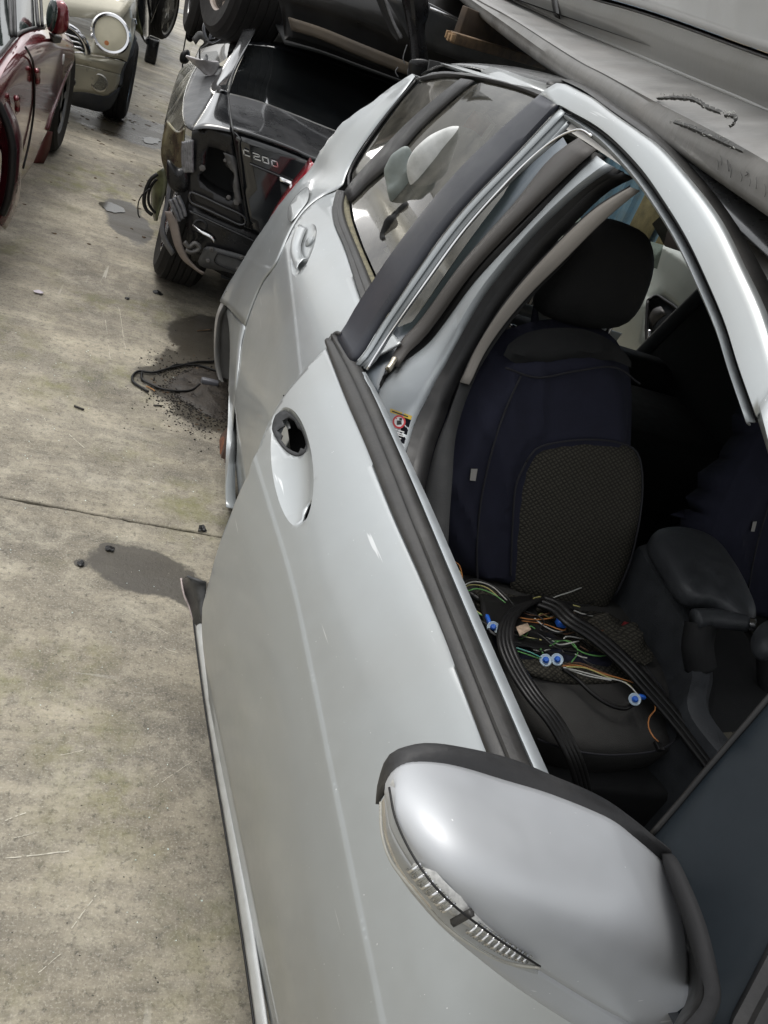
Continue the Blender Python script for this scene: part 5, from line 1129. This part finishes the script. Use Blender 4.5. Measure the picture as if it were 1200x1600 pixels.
# wing round the lamp
loft('front_wing', [M_([(212,0),(212,22),(211,40),(210,56)], (7.15,7.0)), M_([(205,0),(207,20),(205,40),(203,70),(197,95)], (7.0,6.86)), M_([(196,0),(200,20),(202,45),(198,75),(193,93)], (6.85,6.78)), M_([(175,0),(165,12),(150,40),(146,60),(138,84)], (6.8,6.6))], CRM, mn, n=20, k=10, th=.004)
lampc = P(172.8,53,y=6.56)
ML = frame_at(lampc, (.18,-1,.35))
lathe('headlamp_ring', [(.122,-.03),(.128,.0),(.118,.016),(.104,.014),(.100,.0)], ML, CHROME, mn, seg=48)
hl = lathe('headlamp', [(.104,.004),(.102,.008),(.07,.022),(.0,.030)], ML, LENS, mn, seg=40)
lathe('headlamp_bowl', [(.104,.002),(.08,-.008),(.04,-.014),(0,-.016)], ML, mat('lamp_bowl', (.90,.84,.66), .5, 0), hl, seg=40)
lathe('indicator_bulb', [(.032,.0),(.030,.012),(.0,.016)], ML @ Matrix.Translation((-.018,-.062,-.012)), mat('amber', (.75,.25,.06), .3), hl, seg=24)
bb = lambda y0, pts: M_(pts, y0)
loft('bumper', sym([bb((6.80,6.50), [(196,97),(180,92),(160,89),(139,86),(118,76),(90,66)]), bb((6.78,6.42), [(192,104),(178,100),(158,96),(135,93),(112,88),(85,78)]), bb((6.78,6.42), [(188,116),(172,112),(150,107),(125,101),(105,98),(80,90)])]), CRM, mn, n=44, k=8, th=.006)
loft('bumper_face', sym([bb((6.79,6.46), [(188,117),(172,113),(150,108),(125,102),(105,99),(80,91)]), bb((6.82,6.46), [(186,130),(172,131),(150,128),(125,124),(105,120),(80,112)]), bb((6.84,6.48), [(182,140),(166,150),(145,146),(125,143),(108,144),(80,136)])]), CRM, mn, n=44, k=8, th=.006)
loft('lower_valance', sym([bb((6.90,6.50), [(191,133),(182,141),(166,151),(145,147),(125,144),(108,145),(80,137)]), bb((6.92,6.52), [(186,146),(178,158),(160,165),(140,160),(120,157),(104,156),(78,148)]), bb((6.95,6.58), [(182,156),(172,170),(157,175),(135,170),(118,166),(101,160),(76,152)])]), BLKC, mn, n=44, k=8, th=.006)
for px, py, r_, mm in ((155,129,.058,LENS),(109,127,.040,RUB)):
    Mf = frame_at(P(px,py,y=6.68 if px > 140 else 6.50), (.1,-1,.05))
    f_ = lathe('fog_lamp', [(r_,-.0),(r_*1.02,.012),(r_*.86,.014),(r_*.82,.0)], Mf, mat('fog_rim', (.45,.44,.40), .25, .8), mn, seg=36)
    lathe('fog_glass', [(r_*.84,.002),(r_*.5,.012),(0,.014)], Mf, mm, f_, seg=30)
    lathe('fog_bowl', [(r_*.84,0),(r_*.4,-.02),(0,-.02)], Mf, mat('fog_bowl', (.5,.5,.46), .3, .4), f_, seg=30)
gr = loft('grille_surround', M_([(100,36),(108,39),(122,48),(132,60),(138,73),(140,86)], (6.50,6.62)) and [M_([(96,34),(108,38),(122,47),(133,60),(139,73),(141,86)], (6.47,6.60)), M_([(96,40),(106,44),(117,52),(126,63),(131,74),(133,85)], (6.45,6.57))], CHROME, mn, n=24, k=4, th=.012)
for k in range(4): tube('grille_bar', M_([(80,46+k*10),(100,52+k*10),(118+k*3,58+k*8),(124+k*3,62+k*8)], (6.46,6.50)), .005, CHROME, gr, seg=6)
loft('grille_back', [M_([(70,30),(100,40),(120,50),(134,70)], (6.56,6.62)), M_([(70,80),(100,88),(120,90),(138,86)], (6.56,6.62))], BLACKIN, gr, n=10)
loft('arch_cladding', [M_([(211,54),(205,72),(197,95),(191,118),(189,134)], (7.0,6.86)), M_([(214,60),(209,80),(203,100),(197,120),(192,136)], (7.06,6.92))], BLKC, mn, n=22, k=4, th=.012)
wheel(mn, (-.49,7.20,.29), (1,-.0,0), .29, .19, rim=BLKM)
wheel(mn, (-1.97,7.20,.29), (-1,-.0,0), .29, .19, rim=BLKM)
wheel(mn, (-.70,9.6,.29), (1,-.0,0), .29, .19, rim=BLKM)
loft('side_panel', [[Vector((-.50,7.5,.2)), Vector((-.54,8.5,.18)), Vector((-.64,10,.25))], [Vector((-.46,7.45,.5)), Vector((-.52,8.5,.5)), Vector((-.62,10.1,.5))], [Vector((-.46,7.1,.86)), Vector((-.54,8.5,.93)), Vector((-.66,10.1,.93))]], CRM, mn, n=12, k=8, th=.004)
gw = [[Vector((-.45,7.9,.97)), Vector((-1.0,7.8,1.01))], [Vector((-.58,8.45,1.36)), Vector((-1.0,8.4,1.38))]]
loft('windscreen', sym(gw), GLASS_D, mn, n=16, k=3)
loft('roof', sym([[Vector((-.58,8.45,1.36)), Vector((-1.0,8.4,1.39))], [Vector((-.6,10.0,1.37)), Vector((-1.0,10.1,1.41))]]), mat('white_roof', (.7,.7,.68), .3, 0, .7), mn, n=16, k=4, th=.01)
loft('side_window', [[Vector((-.50,7.9,.94)), Vector((-.66,10,.95))], [Vector((-.60,8.45,1.35)), Vector((-.75,10,1.36))]], GLASS_D, mn, n=6)
tube('side_repeater', C([(208,30),(210,38)], y=7.05), .02, CHROME, mn, seg=10)
pillow('bonnet_badge', C([(160,-4),(168,-6),(176,-2),(172,3),(163,3)], y=6.83), (0,-.5,.8), .008, CHROME, mn)

# ================================================================== DARK RED CAR
rc = empty('red_car', (-1.5, 5.0, 0), 'dark red car at the left edge with a door mirror and wet glossy side', 'car')
def RX(pts, x): return C(pts, x=x)
r0 = RX([(-60,160),(0,92),(27,60),(45,49),(72,45),(95,50),(108,58)], -.72)
r1 = RX([(-55,215),(-5,138),(20,100),(45,82),(75,70),(98,68),(115,74)], -.66)
r2 = RX([(-45,300),(0,212),(22,170),(45,142),(75,112),(98,100),(115,95)], -.65)
r3 = RX([(-40,400),(2,290),(24,240),(44,205),(64,182),(84,150),(112,101)], -.655)
r4 = RX([(-30,470),(5,340),(24,298),(36,277),(50,256),(60,232),(74,203)], -.665)
body = loft('body_side', [r0, r1, r2, r3, r4], RED, rc, n=40, k=26, th=.004)
tube('door_gap', RX([(40,74),(47,86),(52,101),(54,140),(52,180),(45,225),(36,263)], -.642), .005, RUB, body, seg=6)
loft('belt_trim', [RX([(-60,155),(0,90),(27,58),(45,47),(72,43)], -.715), RX([(-60,140),(0,80),(25,52),(44,43),(70,38)], -.725)], TRIMG, rc, n=20, k=3, th=.01)
loft('side_glass', [RX([(-60,140),(0,80),(25,52),(44,43),(70,38),(80,30)], -.725), RX([(-60,0),(0,-30),(30,-40),(60,-40),(80,-10),(86,20)], -.86)], mat('dark_side_glass', (.02,.03,.027), .06, 0, 1, .3, 6), rc, n=20, k=6)
for x0, x1 in ((18,14),(24,21),(60,54),(66,62)): tube('window_pillar', [P(x0, 56 if x0 < 40 else 40, x=-.715), P(x1, -30, x=-.83)], .008, TRIMB, rc, seg=6)
pillow('door_mirror', C([(88,0),(100,2),(106,14),(107,34),(104,47),(95,53),(82,52),(74,42),(73,22),(78,6)], y=4.9), (.4,-1,0), .05, RED, rc, back=1)
pillow('mirror_glass', C([(82,-2),(88,2),(90,20),(86,40),(80,50),(74,44),(72,25),(76,6)], y=4.83), (.3,-1,0), .03, mat('mirror_dark', (.02,.035,.03), .08, 0, 1), rc)
loft('mirror_stem', [RX([(76,50),(92,54)], -.66), RX([(80,68),(88,66)], -.68), RX([(82,78),(85,76)], -.68)], RUB, rc, n=6, k=6, th=.02)
lathe('side_repeater', [(.028,0),(.026,.008),(.0,.012)], frame_at(P(97,92,x=-.652), (1,0,0)), mat('repeater', (.8,.8,.8), .3), rc, seg=20)
for px, py in ((60,120),(28,163)):
    h_ = tube('door_handle', RX([(px-3,py-10),(px-1,py),(px-1,py+10)], -.628), .011, RED, rc, seg=8)
    lathe('handle_cup', [(.045,0),(.04,.006),(.03,.0),(0,-.004)], frame_at(P(px-2,py,x=-.650), (1,0,0)), mat('dark_red', (.07,.004,.008), .3), h_, seg=24)
wheel(rc, (-.76,5.72,.31), (1,0,0), .31, .20, rim=mat('grey_alloy', (.25,.25,.25), .4, .7, 0, .2, 20, dust=.2))
tube('arch_lip', RX([(112,99),(104,115),(96,135),(88,158),(80,180),(74,203)], -.655), .010, mat('arch_red', (.10,.01,.015), .3, .2, .6), rc, seg=8)
loft('mud_flap', [C([(50,254),(60,235),(72,205)], y=5.35), C([(66,256),(76,232),(80,205)], y=5.4)], mat('dull_red', (.10,.02,.018), .5), rc, n=10, k=3, th=.01)
loft('front_end', [[p for p in [r0[-1], r1[-1], r2[-1], r3[-1]]], [p+Vector((-.3,.25,0)) for p in [r0[-1], r1[-1], r2[-1], r3[-1]]], [p+Vector((-1.0,.35,0)) for p in [r0[-1], r1[-1], r2[-1], r3[-1]]]], RED, rc, n=14, k=8, th=.004)
bk1 = r0; loft('bonnet', [bk1, [p+Vector((-.3,0,.09)) for p in bk1], [p+Vector((-1.0,0,.10)) for p in bk1]], RED, rc, n=24, k=8)
loft('open_rear_door', [C([(-40,120),(0,137),(11,162),(24,190),(31,222),(31,247),(29,282),(25,315),(15,340),(5,357)], y=3.8), C([(-50,130),(-8,150),(3,172),(15,200),(22,228),(22,250),(20,282),(14,315),(6,335),(-2,350)], y=3.72), C([(-60,160),(-20,180),(-8,200),(0,225),(5,240),(5,260),(2,290),(-4,315),(-12,335),(-20,345)], y=3.74)], mat('door_shut_red', (.055,.004,.010), .3, .2, .8), rc, n=30, k=10, th=.01)
tube('door_seal', C([(-10,150),(2,172),(13,200),(19,228),(19,250),(17,282),(11,315),(3,335)], y=3.66), .016, RUB, rc, seg=8)

# ================================================================== FAR ROW
fc = empty('wrecked_car', (-1.3, 11.5, 0), 'black wrecked car beyond the cream small car with a bare spoked wheel', 'car')
wheel(fc, P(253,12,y=11.2), (1,-.3,0), .31, .2, rim=mat('far_alloy', (.35,.34,.31), .4, .6), spokes=6, rimr=.8)
loft('wing', [C([(212,-20),(214,20),(218,48),(226,64)], y=10.0), C([(228,-20),(228,20),(230,45),(232,70)], y=10.3), C([(240,-20),(239,0),(238,20),(234,60)], y=10.7)], BLKP, fc, n=18, k=8, th=.01)
loft('bumper', [C([(214,5),(218,30),(224,55)], y=9.9), C([(206,5),(208,25),(212,45)], y=10.0)], DIRT, fc, n=10, k=4, th=.02)
loft('body', [[Vector((-.5,10.6,.3)), Vector((-.5,14,.3))], [Vector((-.45,10.6,.7)), Vector((-.45,14,.7))], [Vector((-.6,10.6,1.0)), Vector((-.6,14,1.0))], [Vector((-2.0,10.6,1.0)), Vector((-2.0,14,1.0))]], BLKP, fc, n=12, k=8, th=.01)
box('sill_block', (-.42,10.4,.12), (.12,.2,.24), BLKM, fc, bw=.02)
f2 = empty('far_sedan', (.5, 9.5, 0), 'dark car further along the row ahead of the black saloon with a grey door mirror', 'car')
loft('body_side', [[Vector((-.02,7.9,.2)), Vector((-.05,9.5,.2)), Vector((-.02,11.5,.2))], [Vector((-.08,7.9,.6)), Vector((-.10,9.5,.6)), Vector((-.08,11.6,.6))], [Vector((0,7.9,.93)), Vector((-.02,9.5,.95)), Vector((.02,11.5,.93))]], BLKP, f2, n=14, k=8, th=.01)
loft('cabin', [[Vector((0,7.9,.93)), Vector((-.02,9.5,.95)), Vector((.02,11.5,.93))], [Vector((.2,8.1,1.38)), Vector((.2,9.3,1.42)), Vector((.25,11.2,1.36))], [Vector((1.3,8.1,1.40)), Vector((1.3,9.3,1.44)), Vector((1.3,11.2,1.38))]], GREYB, f2, n=14, k=8, th=.01)
pillow('door_mirror', C([(284,82),(294,78),(296,92),(290,100),(282,96)], y=7.6), (-.3,-1,0), .05, TRIMB, f2, back=1)
pillow('tail_light', C([(292,45),(300,42),(304,58),(298,66),(291,60)], y=7.7), (-.3,-1,0), .03, BLKM, f2)
tube('grab_strap', C([(322,60),(318,45),(322,33),(330,30),(334,40),(328,60),(326,85)], y=6.0), .022, MATS['arch_grey'], f2, seg=8, flat=.4)
loft('door_frame', [C([(300,60),(312,48),(325,60),(328,90)], y=6.1), C([(306,70),(314,60),(320,70),(322,95)], y=6.1)], MATS['grey_panel'], f2, n=14, k=3, th=.02)

# ================================================================== RIGHT NEIGHBOURS, SEEN THROUGH THE CABIN
MX_ = MB_
gcs = Surf(MX_, lambda y, z: 2.75+.12*(z-.6)**2+.06*sst(.55,.62,z), 2.0, 12, .02)
gc = empty('grey_car', (3.6, 4.5, 0), 'pale grey-green car body with a bare latch opening seen through the hatchback cabin', 'car')
GGR = mat('grey_green_paint', (.30,.325,.29), .4, .4, .5, .12, 4, dust=.35)
g_o = [Vector((2.2,.1)), Vector((7,.1)), Vector((7,.8))]+gcs.uv([(930,365),(960,368),(1010,376),(1060,388),(1110,412),(1150,470)])[:1]
gtop = gcs.uv([(945,372),(985,373),(1020,378),(1060,390),(1110,425)])
g_o = [Vector((2.2,.1)), Vector((7.5,.1)), Vector((7.5,gtop[0].y)), *gtop, Vector((2.2,gtop[-1].y-.05))]
lo_ = gcs.uv([(1012,470),(1025,462),(1040,470),(1062,488),(1062,520),(1040,545),(1016,548),(1010,520)])
gp = panel('body_side', gcs, g_o, GGR, gc, holes=[lo_], step=.08, th=.01)
panel('latch_pocket', gcs, gcs.uv([(1000,455),(1080,475),(1075,560),(1000,560)]), DASH, gp, step=.1, off=.07, th=.004)
tube('latch_rim', gcs.pts([(1012,470),(1025,462),(1040,470),(1062,488),(1062,520),(1040,545),(1016,548),(1010,520),(1012,470)], -.004), .010, RUB, gp, n=50, seg=8)
tube('latch_post', gcs.pts([(1015,516),(1014,540)], .0), .012, CHROME, gp, seg=8)
loft('latch_bracket', [gcs.pts([(1014,498),(1022,484),(1034,480)], .01), gcs.pts([(1020,512),(1030,500),(1042,492)], .03)], MATS['dull_metal'], gp, n=8, k=3, th=.01)
loft('far_side', [[Vector((4.15,2,.2)), Vector((4.15,7,.2))], [Vector((4.18,2,.35)), Vector((4.18,7,.33))]], GGR, gc, n=6, k=3, th=.01)
loft('deck', [[gcs.pt(2.4,.62), gcs.pt(7.2,.62)], [Vector((3.0,2.4,.50)), Vector((3.0,7.2,.45))], [Vector((4.1,2.4,.32)), Vector((4.1,7.2,.30))]], GGR, gc, n=6, k=6)
co = empty('shipping_container', (5.8, 10, 0), 'sky blue corrugated container with rust streaks behind the pale grey-green car', 'container')
BLU2 = mat('blue_container', (.22,.40,.62), .45, 0, 0, .12, 3, .1, 20, alt=(.30,.44,.60), dust=.5, dustcol=(.50,.40,.26))
V = []; F = []; k = 0; y = 3.0
pat = [(0,0),(.07,.0),(.105,.036),(.175,.036),(.21,0)]
xs2 = []
while y < 17:
    for dy, dx in pat[:-1]: xs2.append((y+dy, dx))
    y += .21*1.4
for (yy, dx) in xs2: V += [(4.6-dx, yy, .12), (4.6-dx, yy, 2.5)]
for i in range(len(xs2)-1): F.append((2*i, 2*i+2, 2*i+3, 2*i+1))
mesh('corrugated_side', V, F, BLU2, co, smooth=False)
box('bottom_rail', (4.56,10,.07), (.1,14,.14), BLU2, co, bw=.01); box('top_rail', (4.56,10,2.55), (.1,14,.12), BLU2, co, bw=.01)
box('corner_post', (4.56,2.95,1.3), (.16,.16,2.6), BLU2, co, bw=.01)
RSTK = mat('rust_streak', (.42,.31,.17), .7, 0, 0, .4, 8, .2, 40)
q_ = P(1005,330,x=4.5); loft('rusty_stripe', [[Vector((4.54,q_.y-.28,.1)), Vector((4.54,q_.y-.28,2.4))], [Vector((4.52,q_.y+.16,.1)), Vector((4.52,q_.y+.16,2.4))]], RSTK, co, n=6, k=3, th=.01)
q_ = P(1036,368,x=4.5); loft('rusty_stripe', [[Vector((4.54,q_.y-.12,.1)), Vector((4.54,q_.y-.12,2.4))], [Vector((4.52,q_.y+.10,.1)), Vector((4.52,q_.y+.10,2.4))]], RSTK, co, n=6, k=3, th=.01)
mesh('roof_and_back', [(4.6,3,2.6),(7,3,2.6),(7,17,2.6),(4.6,17,2.6),(7,3,.1),(7,17,.1)], [(0,1,2,3),(1,4,5,2)], BLU2, co, smooth=False)
mesh('end_wall', [(4.6,2.9,.1),(7,2.9,.1),(7,2.9,2.6),(4.6,2.9,2.6)], [(0,1,2,3)], BLU2, co, smooth=False)

# inside the back of the hatchback: seats, paper, and shapes added as glass reflections
wp = empty('reflection_shapes', P(690,280,y=2.5), 'pale and dark shapes added to imitate reflections on the rear door glass', 'reflection stand-in')  # added solids imitate the bright and dark reflections on the rear door glass
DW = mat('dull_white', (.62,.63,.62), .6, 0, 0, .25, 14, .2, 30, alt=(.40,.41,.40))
pillow('pale_reflection', C([(636,262),(650,236),(678,212),(712,203),(742,208),(765,232),(785,262),(772,305),(735,325),(700,330),(662,318),(642,292)], y=2.2), (-.6,-1,.6), .05, DW, wp, n=60, nz=.014, nf=9)
pillow('grey_reflection', C([(600,262),(618,238),(640,232),(650,262),(662,300),(640,330),(612,318),(604,290)], y=2.25), (-.6,-1,.6), .03, mat('dull_grey', (.22,.25,.24), .5, 0, 0, .3, 12), wp, n=50, nz=.02, nf=16)
pillow('dark_reflection', C([(600,345),(640,318),(690,322),(730,345),(700,400),(650,450),(610,440),(590,400)], y=2.15), (-.6,-1,.6), .05, BLACKIN, wp, n=60, nz=.05, nf=18)
pillow('rear_seat', C([(600,330),(650,318),(700,325),(740,360),(720,440),(660,500),(600,470),(575,400)], y=2.3), (0,-.5,.5), .08, BLACKIN, car)
box('rear_bench', (1.28,2.35,.5), (1.4,.5,.3), BLACKIN, car, bw=.05)
box('rear_bench_back', (1.28,2.75,.58), (1.4,.16,.26), BLACKIN, car, M=None, bw=.05)
rp = empty('folded_paper', P(600,370,y=1.95), 'torn scrap of pale paper stuck low inside the rear door glass', 'paper')
loft('sheet', [B.pts([(601,352),(608,368)], .03), B.pts([(594,376),(606,372)], .035), B.pts([(600,392),(606,396)], .03)], mat('paper', (.55,.5,.36), .9), rp, n=4, k=5, th=.001)
rd_ = empty('red_white_reflection', P(742,205,y=2.9), 'red and white carton added for a reflection on the rear glass', 'box')  # added block imitating a red and white reflection on the glass
box('standin', (0,0,0), (.07,.05,.10), mat('standin_red', (.35,.05,.025), .6), rd_, M=frame_at(P(742,203,y=2.9), (.2,-.3,1)), bw=.003)
box('standin_band', (.028,-.002,0), (.022,.056,.104), WHITE, rd_, M=frame_at(P(742,203,y=2.9), (.2,-.3,1)), bw=.002)

# ================================================================== LOOSE THINGS ON THE GROUND
bd = empty('brake_disc', P(338,720,z=.12), 'rusty brake disc and hub below the sill of the silver hatchback', 'brake disc')
dc = P(350,707,x=.375); Md = frame_at(dc, (-1,-.02,.16))
lathe('disc', [(.0,-.008),(.105,-.008),(.105,.008),(.08,.008),(.076,.020),(.03,.022),(.0,.022)], Md, mat('rust_brown', (.085,.052,.038), .85, .2, 0, .5, 30, .6, 100), bd, seg=48)
lathe('rust_centre', [(.055,.0205),(.05,.0235),(.0,.0235)], Md, RUST, bd, seg=24)
lathe('hub', [(.05,0),(.05,-.08),(.03,-.1),(0,-.1)], Md, RUST, bd, seg=20)
tube('suspension_arm', [dc+Vector((.05,0,-.02)), dc+Vector((.06,-.03,-.10)), dc+Vector((.08,-.05,-.17))], .022, RUST, bd, seg=8)
cbg = empty('ground_cable', P(270,585,z=.01), 'black cable looped on the wet ground beside the silver rear wheel arch', 'cable')
def GZ(pts, z=.008): return C(pts, z=z)
tube('cable', GZ([(352,562),(330,565),(305,566),(280,572),(262,576),(240,582),(218,580),(208,586),(208,596),(222,606),(232,612)]), .005, RUB, cbg, n=60, seg=7)
tube('cable', GZ([(222,582),(222,592),(235,600),(255,608),(280,611),(300,609),(312,600)]), .0045, RUB, cbg, n=50, seg=7)
tube('cable', GZ([(262,576),(275,570),(295,570),(315,572),(340,580)]), .004, RUB, cbg, n=40, seg=7)
box('plug', P(328,597,z=.014), (.07,.028,.024), mat('plug_grey', (.10,.10,.11), .4), cbg, bw=.006)
mud_ = crumple('mud_patch', [(262,600),(285,580),(318,572),(350,585),(356,620),(352,655),(325,650),(296,632),(270,615)], .0005, mat('mud', (.032,.025,.018), .55, 0, 0, .6, 40, .9, 120), None, .007, 4); mud_['kind'] = 'stuff'
def bits(name, n, region, s0, s1, m, label, cat, seed, h=.3, zz=.0):
    r_ = random.Random(seed); V = []; F = []
    for _ in range(n):
        x, y = region(r_); s = r_.uniform(s0, s1); a = r_.uniform(0, 6.3); k = len(V); e = r_.uniform(.3, 1)
        pts = []
        for j in range(5):
            t_ = a+j*2*pi/5+r_.uniform(-.4,.4); q = r_.uniform(.6,1)*s; pts.append((x+cos(t_)*q, y+sin(t_)*q*e))
        V += [(p[0], p[1], zz+.0005) for p in pts]+[(p[0]+(x-p[0])*.3, p[1]+(y-p[1])*.3, zz+s*h*r_.uniform(.5,1.3)) for p in pts]
        F += [(k+j, k+(j+1) % 5, k+5+(j+1) % 5, k+5+j) for j in range(5)]+[tuple(k+5+j for j in range(5))]
    o = mesh(name, V, F, m, None, smooth=False); o['kind'] = 'stuff'; return o
dcn = P(305,603,z=0)
bits('wet_debris', 5000, lambda r_: (lambda a, q: (dcn.x+.03+cos(a)*q*.19, dcn.y-.06+sin(a)*q*.27))(r_.uniform(0,6.3), abs(r_.gauss(0,.55))), .001, .0055, SOIL, '', '', 1, .8)
bits('leaf_litter', 260, lambda r_: (lambda a, q: (dcn.x+.02+cos(a)*q*.2, dcn.y-.05+sin(a)*q*.26))(r_.uniform(0,6.3), abs(r_.gauss(0,.6))), .003, .010, mat('dead_leaf', (.075,.045,.022), .8, 0, 0, .5, 60), '', '', 2, .3)
bits('grit', 1400, lambda r_: (r_.uniform(-1.2,.34), r_.uniform(.5,4.5)), .0006, .0028, mat('dark_grit', (.035,.032,.03), .8), '', '', 3, .5)
bits('pale_grit', 800, lambda r_: (r_.uniform(-1.2,.36), r_.uniform(.5,5.5)), .0005, .0022, mat('pale_grit', (.5,.47,.4), .7), '', '', 9, .5)
bits('glass_crumbs', 240, lambda r_: (r_.uniform(-.5,.36), r_.uniform(.7,3.2)), .0008, .0028, mat('glass_crumb', (.75,.85,.8), .08, 0, 1, .1), '', '', 4, .8)
bits('far_litter', 160, lambda r_: (r_.uniform(-1.0,.0), r_.uniform(4.2,9)), .004, .022, MATS['dead_leaf'], '', '', 6, .2)
# individual scraps one can point at
for i, (pts, r_, mm, nm, lb, ct_) in enumerate([
    ([(308,517),(330,515)], .003, WOOD, 'twig', 'pale twig lying on the wet patch just below the black saloon', 'twig'),
    ([(116,634),(131,640)], .0035, SOIL, 'twig', 'short dark twig on the bare concrete left of the cable loop', 'twig'),
    ([(240,633),(253,634)], .003, SOIL, 'twig', 'short dark twig just below the cable loop', 'twig'),
    ([(228,603),(238,608),(242,611)], .002, mat('orange_wire', (.35,.16,.05), .6), 'wire_scrap', 'tiny orange wire scrap at the end of the cable loop', 'wire')]):
    e_ = tube(nm, C(pts, z=.005), r_, mm, None, seg=6, label=lb, cat=ct_)
for (px, py, s_, lb) in ((199,466,.012,'dark crumb of rubber on the concrete left of the wet debris'),(172,857,.014,'dark lump in the small wet spot above the long stain'),(127,880,.011,'dark pellet in the small damp spot left of the long stain'),(246,457,.022,'crumpled black scrap on the ground under the black saloon tyre'),(316,826,.018,'small dark scrap by the slab joint near the hatchback sill')):
    c_ = P(px, py, z=.004); r_ = random.Random(px)
    ring = [c_+Vector((cos(a)*s_*r_.uniform(.6,1.3), sin(a)*s_*r_.uniform(.6,1.3), 0)) for a in [k*pi/4 for k in range(8)]]
    s_ *= .8; o_ = pillow('rubber_scrap', ring, (0,0,1), s_*.16, RUB, None, n=16, back=.1, nz=s_*.5, nf=90); o_['label'] = lb; o_['category'] = 'scrap'
for (px, py, lb) in ((60,456,'pale torn scrap of paper on the concrete left of the black saloon'),):
    c_ = P(px, py, z=.006); o_ = loft('paper_scrap', [[c_+Vector((-.02,0,0)), c_+Vector((.0,.012,.004)), c_+Vector((.02,.008,0))], [c_+Vector((-.012,-.02,.003)), c_+Vector((.004,-.014,.0)), c_+Vector((.016,-.02,.005))]], mat('scrap_paper', (.5,.46,.5), .8), None, n=8, k=4, th=.0008); o_['label'] = lb; o_['category'] = 'paper'
def puddle(pts, lb, sd):
    r_ = crv(C(pts, z=.004), 40, True); c_ = sum(r_, Vector())/40
    V = [p+(p-c_)*(.5*noise.noise(p*11+Vector((sd,0,0)))+.3*noise.noise(p*37)) for p in r_]+[c_]
    o_ = mesh('puddle', V, [(i, (i+1) % 40, 40) for i in range(40)], mat('water', (.06,.055,.045), .12, 0, 0, .1, spec=.45, rvar=.05), None, smooth=False); o_['kind'] = 'structure'
puddle([(158,318),(172,316),(192,324),(188,332),(170,328)], '', 1)
puddle([(188,180),(198,184),(196,190),(186,186)], '', 3)
puddle([(222,216),(240,214),(252,220),(240,224),(226,222)], '', 4)
puddle([(268,8),(290,18),(300,24),(284,22),(266,14)], '', 5)

# pale scratches dragged into the concrete
V = []; F = []
r_ = random.Random(12)
for (x0, y0, x1, y1, w_) in ((0,1342,116,1329,.0016),(8,1282,40,1270,.0014),(112,1450,150,1398,.0012),(20,1310,60,1300,.0008),(60,1520,95,1490,.0009),(108,678,132,700,.0014),(186,480,196,545,.0012),(165,500,172,560,.0009),(250,1010,290,1025,.0008),(236,975,262,990,.0008),(95,1180,130,1172,.0008),(240,1230,300,1190,.0007),(66,648,74,662,.0012)):
    pts_ = [P(x0+(x1-x0)*i/14+r_.uniform(-.6,.6), y0+(y1-y0)*i/14+r_.uniform(-.6,.6), z=.0012) for i in range(15)]
    for i in range(14):
        if r_.random() < .14: continue
        a_, b_ = pts_[i], pts_[i+1]; d_ = (b_-a_).normalized(); n_ = Vector((-d_.y, d_.x, 0))*w_*r_.uniform(.4,1); k = len(V)
        V += [a_+n_, a_-n_, b_-n_, b_+n_]; F.append((k, k+1, k+2, k+3))
o_ = mesh('concrete_scratches', V, F, mat('scratch_pale', (.50,.47,.39), .9, 0, 0, .2, 60), None, smooth=False); o_['kind'] = 'stuff'
